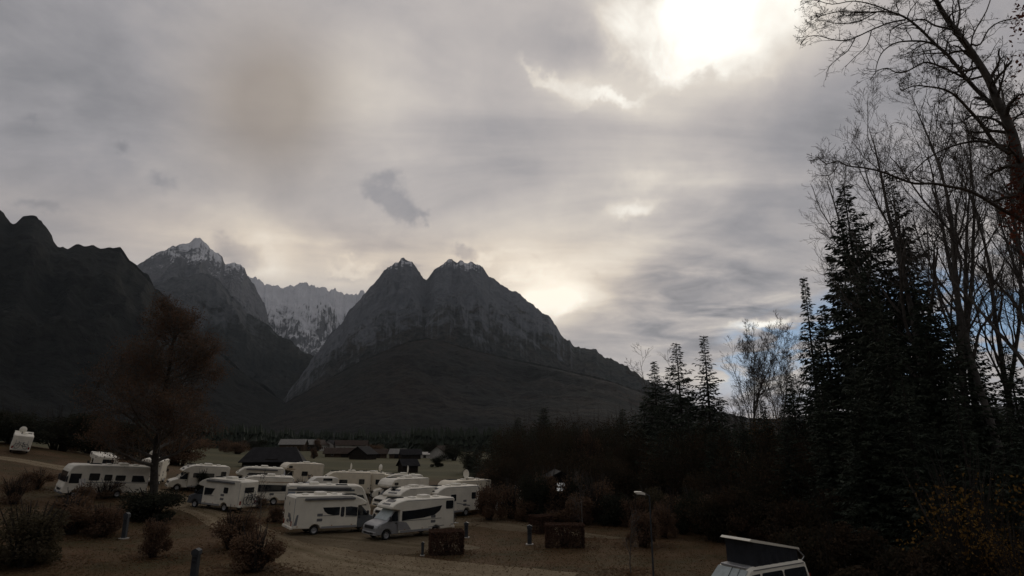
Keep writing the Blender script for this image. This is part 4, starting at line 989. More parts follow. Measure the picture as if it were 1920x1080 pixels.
# the great tree that leans in over the corner: limbs traced one by one, twigs grown on
def leaning_tree():
    Y0 = 17.0; s = Y0/F_PX
    b = Bare(77, 5, .9, -.01, .22, .0048, .55, .3); r = b.r
    base = Vector((at(1990, 700, Y0).x, Y0, 0)); base.z = gz(base.x, base.y)
    def L(pts, r0, r1, lvl, y0=0.0, y1=0.0, kids=None, ln=1.6):
        n = len(pts); P = [at(a, c, Y0 + y0+(y1-y0)*i/(n-1)) for i, (a, c) in enumerate(pts)]
        Q = [P[0]]
        for i in range(n-1):                        # ease the corners
            p0, p1, p2, p3 = P[max(i-1, 0)], P[i], P[i+1], P[min(i+2, n-1)]
            for k in (1, 2, 3):
                t = k/3; Q.append(.5*((2*p1) + (p2-p0)*t + (2*p0-5*p1+4*p2-p3)*t*t + (3*p1-p0-3*p2+p3)*t**3))
        m = len(Q); rad = [s*(r0+(r1-r0)*(i/(m-1))**.8)*(.46 if lvl == 0 else .34) for i in range(m)]
        b.lines.append((Q, rad, lvl))
        if kids:
            kids = int(kids*1.1)
            tot = sum((Q[i+1]-Q[i]).length for i in range(m-1))
            b.spread(Q, rad, ln, max(1, lvl), .12, kids, (R(30), R(75)), (.55, 1.0))
        return Q
    trunk_top = [(1971, 560), (1940, 440), (1917, 355), (1904, 274), (1886, 222), (1871, 193), (1853, 148), (1823, 100), (1793, 59), (1767, 22), (1752, -5), (1725, -45), (1690, -90)]
    Q = L(trunk_top, 27, 6, 0, 0, -1.0, 36, 1.5)
    b.lines.append(([base, base.lerp(Q[0], .5)+Vector((.12, 0, 0)), Q[0]], [.40, .32, s*15], 0))
    L([(1871, 207), (1830, 167), (1804, 137), (1778, 104), (1756, 85), (1727, 56), (1701, 35), (1675, 24), (1645, 22), (1615, 24), (1571, 22), (1527, 33)], 14, 2.2, 1, 0, .8, 32, 1.4)
    L([(1756, 85), (1734, 78), (1704, 77), (1678, 81), (1656, 96), (1645, 118), (1641, 140)], 8, 2, 2, .4, .2, 9, 1.0)
    L([(1815, 150), (1786, 135), (1756, 122), (1734, 117), (1715, 126), (1697, 135), (1678, 135), (1664, 128), (1645, 133), (1632, 150)], 8, 2, 2, .2, -.6, 14, 1.0)
    L([(1901, 292), (1867, 270), (1838, 230), (1815, 204), (1793, 181), (1771, 168), (1745, 163), (1715, 161), (1690, 170)], 13, 2.5, 1, 0, -.8, 14, 1.2)
    L([(1897, 285), (1867, 272), (1838, 265), (1808, 268), (1775, 278), (1741, 296), (1719, 315), (1700, 330)], 11, 2.5, 1, 0, .6, 12, 1.2)
    L([(1930, 420), (1879, 393), (1849, 374), (1815, 357), (1782, 350), (1749, 344), (1715, 344), (1682, 333), (1653, 322), (1623, 315), (1590, 311), (1571, 302), (1549, 307), (1532, 293)], 13, 2, 1, 0, -.5, 18, 1.1)
    L([(1571, 310), (1560, 325), (1548, 330), (1530, 327)], 3, 1.6, 3, -.5, -.4, 6, .5)
    L([(1821, 83), (1838, 83), (1853, 56), (1875, 41), (1901, 35), (1935, 28)], 6, 3, 2, 0, .3, 8, 1.0)
    L([(1697, 37), (1667, 43), (1634, 56), (1604, 70), (1582, 76), (1560, 74), (1534, 67), (1512, 70), (1501, 84)], 6, 1.8, 2, .5, .2, 18, .9)
    L([(1790, 56), (1753, 48), (1734, 37), (1715, 38), (1690, 45), (1670, 58), (1667, 88)], 7, 2, 2, 0, .5, 10, 1.0)
    L([(1793, 59), (1800, 20), (1790, -20)], 7, 4, 2, 0, .5, 6, 1.0)
    L([(1850, 150), (1826, 110), (1823, 70), (1850, 20), (1862, -20)], 7, 3, 2, 0, .6, 9, 1.0)
    L([(1675, 24), (1640, 10), (1600, 2), (1560, 8), (1525, 0), (1500, 10)], 5, 1.6, 2, .6, .8, 15, .9)
    L([(1645, 22), (1610, 40), (1570, 44), (1535, 38), (1508, 60)], 4, 1.6, 2, .7, .4, 14, .9)
    L([(1604, 70), (1590, 95), (1570, 110), (1553, 128), (1548, 150)], 3.5, 1.5, 3, .3, .2, 9, .6)
    L([(1634, 56), (1625, 85), (1600, 110), (1585, 125)], 3.5, 1.5, 3, .3, .5, 9, .6)
    L([(1878, 215), (1900, 190), (1930, 175)], 6, 4, 2, 0, .4, 8, 1.1)
    L([(1890, 240), (1912, 215), (1950, 205)], 6, 4, 2, 0, -.4, 8, 1.1)
    tr, cr = MB(), MB()
    for pts, rads, lvl in b.lines: (tr if lvl == 0 else cr).tube(pts, rads, [10, 7, 5, 4, 3, 3][min(lvl, 5)], lvl < 2)
    root = empty('leaning_tree', base); inv = Matrix.Translation(-base)
    for nm, mb, m in (('trunk', tr, 'bark_grey'), ('crown', cr, 'twig')):
        me = mb.mesh(nm, True); me.transform(inv); me.materials.append(MAT[m]); link(nm, me, None, root)
    tag(root, 'great leafless tree leaning in over the upper corner', 'tree')
    # red creeper leaves on the trunk and its outer twigs
    g = random.Random(5); P = []
    for (a, c, n, w) in ((1905, 300, 60, 14), (1912, 340, 90, 18), (1920, 380, 120, 22), (1900, 395, 60, 25), (1925, 430, 120, 30), (1912, 35, 26, 16), (1905, 60, 16, 14), (1890, 105, 8, 14), (1912, 120, 9, 12), (1905, 150, 7, 16), (1915, 190, 9, 12), (1900, 240, 10, 14), (1910, 20, 16, 12), (1895, 265, 20, 12)):
        for _ in range(n): P.append(at(g.gauss(a, w*.6), g.gauss(c, w), Y0-.40+g.uniform(-.3, .3))-base)
    o = link('creeper_leaves', leaf_cards(P, .12, 3, MAT['leaf_red']), None, root); o['label'] = 'rust red creeper leaves on the leaning trunk'
leaning_tree()

# the rust leaved tree by the liner
def rust_tree():
    loc = on_ground(286, 938); H = 20.5
    b = Bare(91, 4, 1.0, .05, .17, .02, .55)
    pts, rads = b.line(Vector((0, 0, -.2)), Vector((.10, 0, 1)), H*.96, .42, 0)
    g = random.Random(8)
    for k in range(40):                             # a broad crown, widest low down
        f = .16+.80*k/40; q = f*(len(pts)-1); i = min(int(q), len(pts)-2); p = pts[i].lerp(pts[i+1], q-i)
        a = k*2.4+g.uniform(-.4, .4); L = (8.4*(1-f)**.55*(.55+.45*min(1, f*4))+.8)*g.uniform(.72, 1.1)
        d = Vector((math.cos(a), math.sin(a), .25+.45*f))
        A, B_ = b.line(p, d, L, max(.05, rads[i]*.5), 1); b.spread(A, B_, L, 1, .2, 8, (R(30), R(65)), (.30, .55))
    t, c = b.meshes()
    P = []
    for q in b.tips:
        if g.random() < .12 + .45*min(1, max(0, (q.z/H-.45)/.4)): continue
        for _ in range(g.randint(3, 7)): P.append(q + Vector((g.gauss(0, .48), g.gauss(0, .48), g.gauss(0, .40))))
    tree_obj('rust_tree', 'tall tree with rust brown leaves and a stout dark trunk by the gravel road', 'tree', [('trunk', t), ('crown', c), ('leaves', leaf_cards(P, .16, 9, MAT['leaf_rust']))], [MAT['bark'], MAT['twig'], MAT['leaf_rust']], loc, 2.0)
rust_tree()

# ---------------------------------------------------------------- shrubs and hedges
def shrub_mesh(seed, shape, n, size, mat_, stems=14, sr=1.0):
    """unit shrub (1 m wide, 1 m high): stems and leaves spread through the volume"""
    g = random.Random(seed); P = []; st = MB()
    if shape == 'box':
        for _ in range(n):
            f = g.random(); x, y, z = g.uniform(-.5, .5), g.uniform(-.5, .5), g.uniform(.03, 1)
            k = g.randint(0, 3)
            if k == 0: x = math.copysign(.5-abs(g.gauss(0, .03)), x)
            elif k == 1: y = math.copysign(.5-abs(g.gauss(0, .03)), y)
            elif k == 2: z = 1-abs(g.gauss(0, .04))
            P.append(Vector((x, y, z)))
    else:
        C = [(g.uniform(-.28, .28), g.uniform(-.28, .28), g.uniform(.35, .75), g.uniform(.16, .3)) for _ in range(11)] + [(g.uniform(-.35, .35), g.uniform(-.35, .35), g.uniform(.12, .3), g.uniform(.14, .2)) for _ in range(7)]
        for _ in range(n):
            c = g.choice(C); d = Vector((g.gauss(0, 1), g.gauss(0, 1), g.gauss(0, 1))).normalized()*c[3]*g.random()**.4
            p = Vector(c[:3])+d; p.z = max(.02, p.z); P.append(p)
    for _ in range(stems):
        a = g.uniform(0, 6.28); q = g.uniform(.1, .42); top = Vector((math.cos(a)*q, math.sin(a)*q, g.uniform(.6, 1.08)))
        st.tube([(math.cos(a)*.06, math.sin(a)*.06, -.05), tuple(top*.55+Vector((g.uniform(-.05, .05), g.uniform(-.05, .05), 0))), tuple(top)], [.022*sr, .014*sr, .005*sr], 3)
    sm = st.mesh('stems'); sm.materials.append(MAT['bark'])
    return sm, leaf_cards(P, size, seed+1, mat_)
SHR = {'box': shrub_mesh(1, 'box', 9000, .055, MAT['leaf_hedge'], 10), 'box2': shrub_mesh(11, 'box', 9000, .055, MAT['leaf_hedge'], 10), 'brown': shrub_mesh(2, 'round', 6500, .044, MAT['leaf_brown'], 26), 'fine': shrub_mesh(9, 'round', 9000, .030, MAT['leaf_dark'], 40, .4), 'finer': shrub_mesh(10, 'round', 8000, .030, MAT['leaf_brown'], 50, .4), 'finerust': shrub_mesh(12, 'round', 6000, .032, MAT['leaf_rust'], 50, .4), 'rust': shrub_mesh(3, 'round', 6000, .044, MAT['leaf_rust'], 36),
       'dark': shrub_mesh(4, 'round', 8500, .045, MAT['leaf_dark'], 20), 'drab': shrub_mesh(5, 'round', 8000, .040, MAT['leaf_drab'], 40), 'thin': shrub_mesh(6, 'round', 2400, .040, MAT['leaf_brown'], 80, .6), 'gold': shrub_mesh(7, 'round', 1500, .024, MAT['leaf_gold'], 70, .3), 'red': shrub_mesh(8, 'round', 1700, .045, MAT['leaf_red'], 30)}
def shrub(k, px, py, w, h, label, cat='bush', nm=None, group=None, rz=None, depth=None, at_pt=None):
    """w,h in metres; foot at picture point px,py"""
    p = at_pt or on_ground(px, py); root = empty(nm or ('box_hedge' if k.startswith('box') else 'shrub'), p)
    root.rotation_euler.z = rnd.uniform(0, 6.28) if rz is None else rz; root.scale = (w, depth or w, h)
    link('stems', SHR[k][0], None, root); link('leaves', SHR[k][1], None, root); tag(root, label, cat, group); return root
shrub('box', 836, 1038, 2.2, 1.45, 'clipped red brown hedge block beside the silver cabbed motorhome', 'hedge', rz=.2, depth=1.6)
shrub('box', 1015, 999, 1.5, 1.35, 'small rounded red hedge block behind the long one', 'hedge', rz=.5)
shrub('box2', 1059, 1026, 2.7, 1.55, 'long clipped brown hedge block on the grass by the lamp', 'hedge', rz=-.05, depth=1.3)
shrub('rust', 515, 979, 1.6, 1.35, 'small rusty bush beside the gravel road', rz=1)
shrub('brown', 484, 953, 1.8, 1.4, 'brown bush under the bicycle carrying motorhome', rz=2)
shrub('brown', 436, 1030, 3.6, 2.6, 'wide twiggy brown bush on the bend of the gravel road', rz=.5)
shrub('brown', 478, 1072, 3.2, 2.4, 'low brown bush at the bottom of the picture by the road', rz=2.1)
shrub('rust', 286, 1046, 1.9, 2.4, 'upright rust brown bush alone on the grass', rz=.1)
shrub('dark', 281, 976, 5.0, 2.5, 'spreading dark bush under the rust leaved tree', rz=.1)
shrub('brown', 128, 1002, 3.8, 2.9, 'large bushy brown shrub in front of the liner', rz=1.4)
shrub('rust', 193, 1006, 2.8, 2.2, 'reddish shrub beside the grey service post', rz=.6)
shrub('drab', 46, 1062, 4.0, 3.2, 'big grey green bush in the lower corner', rz=.4)
shrub('thin', 24, 945, 3.2, 2.2, 'thin brown shrub at the picture edge below the lane', rz=.4)
shrub('brown', 66, 918, 3.2, 2.1, 'brown shrub between the lone motorhome and the liner', rz=3)
shrub('thin', 196, 934, 4.2, 1.9, 'sparse reddish shrub against the flank of the liner', rz=.3)
shrub('brown', 155, 960, 2.2, 2.6, 'narrow brown shrub next to the white post', rz=4)
shrub('dark', 680, 928, 3.0, 3.0, 'round dark evergreen bush among the motorhomes', rz=4)
shrub('dark', 376, 922, 1.9, 2.5, 'dark bush beside the grey cab of the cycle carrying motorhome', rz=2)
shrub('box2', 350, 918, 3.2, 1.3, 'low dark hedge in front of the tree side motorhome', 'hedge', rz=.2, depth=1.0)
shrub('brown', 898, 962, 1.9, 1.5, 'brown bush beyond the rear of the silver cabbed motorhome', rz=2)
shrub('rust', 880, 950, 2.4, 1.6, 'rusty low bush in front of the dish carrying motorhome', rz=2.8)
shrub('thin', 560, 942, 1.8, 2.6, 'thin reddish shrub behind the printed rear wall', rz=.8)
shrub('rust', 912, 940, 3.8, 4.2, 'tall rusty shrub hiding the end of the last motorhome', rz=.9)
# edge of the wood: a rank of bushes one can tell apart, and the undergrowth behind them as one mass
g = random.Random(41)
edge = [(1022, 61, 'thin', 3.2, 4.8), (1070, 61, 'thin', 3.0, 4.6), (1002, 60, 'dark', 3.0, 4.4), (1086, 60.5, 'dark', 2.8, 4.2), (1046, 59, 'brown', 3.0, 1.2), (918, 61, 'rust', 3.0, 3.4), (958, 62, 'thin', 3.4, 3.6), (992, 60, 'brown', 2.8, 2.4), (1082, 58, 'brown', 3.6, 3.0), (1118, 59, 'thin', 4.0, 4.2), (1150, 57, 'dark', 3.4, 2.8), (1186, 56, 'rust', 2.8, 2.6), (1224, 58, 'drab', 3.4, 3.2), (1262, 55, 'brown', 3.2, 3.0), (1300, 52, 'dark', 3.6, 3.4), (1345, 49, 'thin', 3.4, 3.6), (1388, 47, 'brown', 3.0, 2.8)]
words = ['twiggy leafless bush half across the hut front', 'twiggy leafless bush beside the bright hut window', 'tall dark bush against the near wall of the hut', 'tall dark bush against the far wall of the hut', 'low brown bush under the bright hut window', 'rust leaved bush, first in the row along the wood from the motorhomes', 'twiggy bush, second in the row along the wood', 'low brown bush beside the small hut in the wood', 'brown bush on the far side of the small hut', 'tall twiggy bush behind the long clipped hedge', 'dark evergreen bush in the row along the wood', 'rusty bush in the row just before the lamp', 'olive bush behind the street lamp', 'brown bush just past the street lamp', 'dark evergreen bush past the street lamp', 'twiggy bush behind the pop-up roof', 'brown bush close behind the pop-up roof']
for (px, Y, k, w, h), lab in zip(edge, words):
    shrub(k, 0, 0, w, h, lab, nm='scrub_bush', group='bushes along the edge of the wood', at_pt=spot(px, Y))
def undergrowth():
    gg = np.random.default_rng(6); P = []; st = MB()
    ranks = [(900, 1300, 15, 72, 66, 4.2, 7.0), (930, 1330, 17, 86, 78, 7.5, 11.0), (960, 1330, 15, 100, 90, 9.5, 13.0), (1240, 1930, 17, 66, 44, 7.5, 11.0), (1290, 1930, 17, 56, 37, 4.5, 7.5), (1300, 1930, 17, 49, 31, 2.6, 4.6), (1560, 1930, 12, 28, 25, .9, 2.0), (1420, 1930, 12, 36, 28, 1.5, 3.0)]
    for (x0, x1, n, Ya, Yb, ha, hb) in ranks:
        for k in range(n):
            f = (k+g.uniform(.1, .9))/n; px = x0+(x1-x0)*f; Y = Ya+(Yb-Ya)*f+g.uniform(-2, 2); h = g.uniform(ha, hb); p = spot(px, Y)
            if 1000 < px < 1085 and Y < 70: continue
            w = h*g.uniform(.35, .55); nl = int(1300+260*h)
            d = gg.normal(size=(nl, 3)); d /= np.linalg.norm(d, axis=1)[:, None]; d *= (gg.random(nl)**.35)[:, None]
            lob = gg.normal(size=(9, 3)); lob /= np.linalg.norm(lob, axis=1)[:, None]; lob *= .55
            q = lob[gg.integers(0, 9, nl)]+d*.5
            z = (q[:, 2]+1)*.5*h
            P.append(np.stack([p.x+q[:, 0]*w, p.y+q[:, 1]*w, p.z+np.maximum(z, .05)], 1))
            for _ in range(12):
                a = g.uniform(0, 6.28); rr0 = w*g.uniform(.1, .8); T = Vector((p.x+math.cos(a)*rr0, p.y+math.sin(a)*rr0, p.z+h*g.uniform(.7, 1.12))); B0 = Vector((p.x+math.cos(a)*.3, p.y+math.sin(a)*.3, p.z))
                st.tube([B0, B0.lerp(T, .5)+Vector((g.uniform(-.2, .2), 0, .2)), T], [.035, .022, .008], 3)
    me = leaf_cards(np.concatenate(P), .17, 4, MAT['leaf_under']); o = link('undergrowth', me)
    tag(o, 'tangled brown undergrowth filling the dark wood', 'undergrowth', kind='stuff')
    sm = st.mesh('undergrowth_stems'); sm.materials.append(MAT['bark']); o2 = link('stems', sm, None, o); o2['kind'] = 'stuff'
undergrowth()
shrub('gold', 0, 0, 6.0, 6.5, 'young tree with sparse golden leaves in the dark wood', 'sapling', 'sapling', at_pt=spot(1795, 30))
shrub('gold', 0, 0, 3.6, 4.0, 'smaller sapling with a few golden leaves below the golden one', 'sapling', 'sapling', at_pt=spot(1880, 28))
shrub('finerust', 0, 0, 5.0, 10.5, 'rust coloured young tree glowing before the dark firs', 'sapling', 'sapling', at_pt=spot(1098, 82))
shrub('gold', 0, 0, 5.0, 12.0, 'golden brown young tree under the skyline gap', 'sapling', 'sapling', at_pt=spot(1432, 66))
shrub('rust', 0, 0, 2.6, 2.6, 'red leaved bush behind the street lamp', at_pt=spot(1200, 46))
shrub('rust', 0, 0, 2.2, 2.6, 'orange red bush next to the street lamp head', at_pt=spot(1240, 50))
# ---------------------------------------------------------------- barns, houses and the small hut
def house(name, label, px, Y, rz, w, d, h, rh, wall='wood', roof='roof_brown', over=.5, win=(), door=None, cat='barn', hip=0.0, group=None, z=None):
    """ridge along local x; gable ends at +-w/2; camera side is local -y"""
    p = spot(px, Y); root = empty(name, p); root.rotation_euler.z = R(rz); tag(root, label, cat, group)
    if z is not None: root.location.z = z
    mb = MB(); x, y = w/2, d/2
    hp = hip*rh
    vs = [(-x,-y,-.3),(x,-y,-.3),(x,y,-.3),(-x,y,-.3),(-x,-y,h),(x,-y,h),(x,y,h),(-x,y,h),(-x,-.02,h+rh-hp),(x,.02,h+rh-hp)]
    fs = [(0,1,5,4),(1,2,6,9,5),(2,3,7,6),(3,0,4,8,7),(3,2,1,0),(4,5,9,8),(6,7,8,9)]
    mb.add(vs, fs).build('wall', MAT[wall], root)
    k = rh/y; t = .16; ex = x+over; ey = y+over; ez = h-k*over; top = h+rh
    rx = ex-hip*w*.22
    for s in (1, -1):
        rb = MB(); a = [(-ex, s*ey, ez), (ex, s*ey, ez), (rx, s*.0, top), (-rx, s*.0, top)]
        vs = [(q[0], q[1], q[2]+.03) for q in a]+[(q[0], q[1], q[2]+.03+t) for q in a]
        rb.add(vs, [(0,1,2,3),(7,6,5,4),(0,4,5,1),(1,5,6,2),(2,6,7,3),(3,7,4,0)]); rb.build('roof', MAT[roof], root)
    if hip:
        for s in (1, -1):
            rb = MB(); a = [(s*ex, -ey, ez), (s*ex, ey, ez), (s*rx, 0, top)]
            vs = [(q[0]+s*.01, q[1], q[2]+.02) for q in a]+[(q[0]+s*.01, q[1], q[2]+.02+t) for q in a]
            rb.add(vs, [(0,1,2),(5,4,3),(0,3,4,1),(1,4,5,2),(2,5,3,0)]); rb.build('roof_hip', MAT[roof], root)
    for (wx, wz, ww, wh) in win:
        f = MB(); f.box(wx-ww/2-.1, wx+ww/2+.1, -y-.05, -y+.02, wz-.1, wz+wh+.1); fo = f.build('window', MAT['plaster'], root)
        g_ = MB(); g_.box(wx-ww/2, wx+ww/2, -y-.065, -y-.02, wz, wz+wh); g_.build('pane', MAT['glass'], fo)
    if door:
        dx_, dw, dh = door; g_ = MB(); g_.box(dx_-dw/2, dx_+dw/2, -y-.06, -y+.02, .02, dh); g_.build('door', MAT['wood_dark'], root)
    return root
house('barn', 'large black barn with a broad hipped roof behind the motorhomes', 510, 138, 14, 11.5, 8.0, 1.7, 2.5, 'wood_dark', 'roof_dark', .7, hip=.8, door=(0, 2.6, 2.0))
house('barn', 'small dark hay hut alone in the meadow', 764, 146, 30, 3.6, 3.4, 1.6, 1.2, 'wood_dark', 'roof_dark', .4, door=(0, 1.0, 1.5))
house('barn', 'long low brown barn at the back of the meadow', 646, 262, 6, 16, 7, 1.8, 1.9, 'wood', 'roof_brown', .8, win=((-5, 1.0, .9, .8), (4, 1.0, .9, .8)), door=(0, 3, 2.0))
house('barn', 'dark gabled barn next to the long brown barn', 678, 238, 75, 8, 7, 2.2, 2.4, 'wood_dark', 'roof_dark', .7, door=(0, 2, 1.9))
house('barn', 'brown shed behind the dark gabled barn', 702, 262, 10, 9, 6, 1.8, 1.6, 'wood', 'roof_brown', .6, door=(1, 1.8, 1.6))
house('barn', 'shed with pale roof in the meadow', 744, 262, 0, 6.0, 6, 2.0, 1.7, 'wood', 'roof_grey', .5, door=(0, 1.6, 1.7))
house('barn', 'dark shed beside the pale roofed one', 768, 256, 15, 7.5, 6, 1.9, 1.8, 'wood_dark', 'roof_dark', .6, door=(0, 1.8, 1.6))
house('barn', 'low pale shed between the meadow barns', 796, 275, 0, 5.5, 4, 1.4, .9, 'plaster', 'plaster', .3, door=(0, 1.2, 1.2))
house('house', 'white gabled house at the edge of the trees', 830, 262, 62, 9, 7, 2.8, 2.4, 'plaster', 'roof_brown', .7, win=((-2, 1.2, .9, 1.0), (2, 1.2, .9, 1.0)), door=(0, 1.1, 2.0), cat='house')
for i, (px, Y, w, lab, wl, rf) in enumerate(((545, 400, 15, 'long pale roofed house first in the far hamlet', 'wood', 'roof_grey'), (568, 410, 15, 'second long pale roof of the far hamlet', 'wood', 'roof_grey'), (592, 420, 13, 'white farmhouse of the far hamlet beside a bare tree', 'plaster', 'roof_brown'), (618, 430, 9, 'small white house of the far hamlet', 'plaster', 'roof_dark'), (641, 425, 11, 'white house with brown roof in mid hamlet', 'plaster', 'roof_brown'), (656, 432, 10, 'white house with dark roof in mid hamlet', 'plaster', 'roof_dark'), (672, 428, 9, 'last white house of the far hamlet', 'plaster', 'roof_brown'))):
    house('house', lab, px, Y, [4, 12, 80, 70, 20, 75, 8][i], w, 9, 4.2, 2.8, wl, rf, .8, win=((-2.6, 1.2, 1.2, 1.2), (0, 1.2, 1.2, 1.2), (2.6, 1.2, 1.2, 1.2)), door=(w*.4-.8, 1.1, 2.0), cat='house', group='houses of the far hamlet')

hut = house('hut', 'small dark wooden hut in the wood with one bright four pane window', 1046, 64, 90-6, 3.8, 3.6, 3.3, .9, 'wood_dark', 'roof_dark', .4, cat='hut')
hut.rotation_euler.z = R(90+4)                      # gable towards the site
def gable_window():
    x = -1.9; f = MB(); dz = -.28
    for (a, b, c, d) in ((-.46, -.40, 2.75, 3.62), (.40, .46, 2.75, 3.62), (-.40, .40, 2.75, 2.81), (-.40, .40, 3.56, 3.62), (-.05, .05, 2.81, 3.56), (-.40, -.05, 3.13, 3.23), (.05, .40, 3.13, 3.23)):
        f.box(x-.07, x+.02, a, b, c+dz, d+dz)
    fr = f.build('window', MAT['wood_dark'], hut)
    for a, b in ((-.40, -.05), (.05, .40)):
        for c, d in ((2.81, 3.13), (3.23, 3.56)):
            MB().box(x-.035, x-.012, a, b, c+dz, d+dz).build('pane', MAT['lit_pane'], fr)
gable_window()

# ---------------------------------------------------------------- posts, lamp, bins
def service_post(label, px, py, h, m='post_grey', w=.24, socket=True):
    root = empty('service_post', on_ground(px, py)); tag(root, label, 'post', 'service posts of the pitches')
    MB().box(-w/2, w/2, -w/2, w/2, -.1, h*.82, .02).build('column', MAT[m], root)
    hd = MB(); hd.slab([(-w*.62, h*.80), (w*.62, h*.80), (w*.62, h*.93), (0, h), (-w*.62, h*.93)], -w*.6, w*.6); hd.build('head', MAT[m], root)
    if socket:
        for z in (.55, .68): MB().box(-w*.3, w*.3, -w/2-.03, -w/2+.01, h*z, h*z+.09).build('socket', MAT['plastic'], root)
    MB().box(-w*.9, w*.9, -w*.9, w*.9, -.1, .05).build('base_plate', MAT['plaster'], root)
service_post('grey service post beside the reddish shrub', 232, 1010, 1.7, w=.27)
service_post('grey service post at the very bottom of the picture', 363, 1086, 1.5, w=.32)
service_post('grey service post standing alone between the hedge blocks', 993, 1021, 1.35, w=.30)
service_post('dark service post behind the silver cabbed motorhome', 874, 1008, 1.15, w=.28)
service_post('short dark bollard in front of the clipped red brown hedge', 792, 1042, .85, w=.16, socket=False)
service_post('slim white post near the last bushes', 931, 959, 1.1, 'post_white', .22, False)
service_post('thin wooden post at the end of the long hedge', 1091, 1018, .95, 'wood', .10, False)
service_post('dark service post in the grass right of the pop-up roof', 1606, 1075, 1.0, w=.28)
def board(px, py):
    root = empty('sign_post', on_ground(px, py)); tag(root, 'tall white post with a blank board in front of the liner', 'sign')
    MB().box(-.06, .06, -.06, .06, -.1, 2.25, .01).build('post', MAT['post_white'], root)
    MB().box(-.30, .30, -.085, -.062, 1.75, 2.3).build('board', MAT['post_white'], root)
board(148, 948)
def bin_(px, py):
    root = empty('litter_bin', on_ground(px, py)); tag(root, 'dark upright litter bin behind the printed rear wall', 'bin')
    MB().box(-.35, .35, -.35, .35, 0, 1.35, .05).build('body', MAT['plastic'], root)
    MB().box(-.39, .39, -.39, .39, 1.33, 1.5, .05).build('lid', MAT['grey_plastic'], root)
bin_(547, 958)
def street_lamp(px, Y, pyt):
    p = spot(px, Y); H = at(px, pyt, Y).z-p.z; root = empty('street_lamp', p); tag(root, 'slim grey street lamp with a flat head on the grass', 'street lamp')
    mb = MB(); mb.tube([(0, 0, -.2), (0, 0, .9), (0, 0, .95), (0, 0, H)], [.06, .06, .045, .028], 10); mb.build('pole', MAT['post_grey'], root)
    mb = MB(); mb.tube([(0, 0, H-.04), (-.10, -.02, H+.04), (-.22, -.04, H+.07)], .024, 8); mb.build('arm', MAT['post_grey'], root)
    hd = MB(); hd.slab([(-.20, H+.02), (-.20, H+.11), (-.34, H+.16), (-.62, H+.17), (-.66, H+.14), (-.60, H+.09)], -.11, .11); h_ = hd.build('lamp_head', MAT['roof_white'], root)
    MB().box(-.56, -.28, -.08, .08, H+.035, H+.075).build('lens', MAT['lamp_glass'], h_)
street_lamp(1216, 28.5, 929)
def thin_tree(label, px, py, H, seed, mt='bark_grey'):
    t, c, b = bare_meshes(seed, H, .035*max(1, H/3), .25, .55, .12, 3, lenk=(.25, .4), minr=.009)
    tree_obj('young_tree', label, 'sapling', [('trunk', t), ('crown', c)], [MAT[mt], MAT['twig']], on_ground(px, py), seed*1.3)
thin_tree('thin young leafless tree beside the rusty bush', 481, 1002, 4.2, 61)
thin_tree('thin young leafless tree by the foot of the street lamp', 1183, 1076, 3.2, 62)
thin_tree('thin leafless sapling behind the long hedge block', 1095, 1012, 4.5, 63)
# trees around the hamlet
for i, (px, Y, k, w, h, lab) in enumerate(((415, 300, 'finerust', 6, 7.5, 'orange rust tree glowing at the meadow edge'), (590, 405, 'brown', 6, 9, 'bare brown tree beside the white farmhouse'), (585, 230, 'brown', 3, 4.5, 'small brown tree in the meadow before the hamlet'), (700, 300, 'finer', 9, 6, 'drab tree behind the meadow sheds'), (730, 310, 'fine', 8, 7, 'dark tree behind the pale roofed shed'), (800, 300, 'fine', 10, 8, 'dark tree behind the white gabled house'), (850, 240, 'fine', 10, 7, 'dark broad tree next to the white gabled house'), (470, 300, 'fine', 14, 7, 'wide drab tree beyond the black barn'), (440, 260, 'finer', 12, 6, 'wide brown tree beyond the tree side motorhome'), (880, 150, 'fine', 7, 6, 'dark tree at the beginning of the wood'), (820, 180, 'dark', 4, 3, 'low dark bush in the meadow near the bushes'), (100, 105, 'fine', 14, 7, 'broad dark tree behind the lane'), (230, 110, 'fine', 14, 7, 'dark tree behind the liner'), (330, 112, 'finer', 12, 6, 'dull tree behind the tree side motorhome'), (10, 100, 'fine', 12, 6, 'dark tree behind the lone motorhome'), (165, 118, 'finer', 13, 7, 'dull tree between the two dark ones'))):
    shrub(k, 0, 0, w, h, lab, 'tree', 'bushy_tree', 'trees round the meadow', at_pt=spot(px, Y))

# ---------------------------------------------------------------- far forest at the mountain foot
def far_forest():
    gg = np.random.default_rng(12); V, Fc = [], []
    n = 8500; Y = 430 + 800*gg.random(n)**1.6; X = (gg.random(n)*1.75-1.0)*Y
    keep = ~((X/Y > -.40) & (X/Y < -.16) & (Y < 520)); X, Y = X[keep], Y[keep]
    for x, y in zip(X, Y):
        h = gg.uniform(8, 19); w = h*gg.uniform(.14, .22); z = gz(x, y)-.5; k = len(V)
        for (q, rr_) in ((.08, 1.0), (.36, .55), (.34, .82), (.66, .34), (.64, .52)):
            for i in range(5): a = 6.283*i/5+q*9; e = rr_*gg.uniform(.75, 1.2); V.append((x+w*e*math.cos(a), y+w*e*math.sin(a), z+h*q))
        V.append((x, y, z+h))
        for r0 in (0, 10):
            for i in range(5): j = (i+1) % 5; Fc.append((k+r0+i, k+r0+j, k+r0+5+j, k+r0+5+i))
        for i in range(5): j = (i+1) % 5; Fc.append((k+20+i, k+20+j, k+25, k+25))
    Fc = [q if q[2] != q[3] else q[:3] for q in Fc]
    me = bpy.data.meshes.new('forest'); me.from_pydata(V, [], Fc); me.update(); me.materials.append(MAT['spruce'])
    tag(link('forest', me), 'far conifer forest along the foot of the mountains', 'forest', kind='stuff')
far_forest()

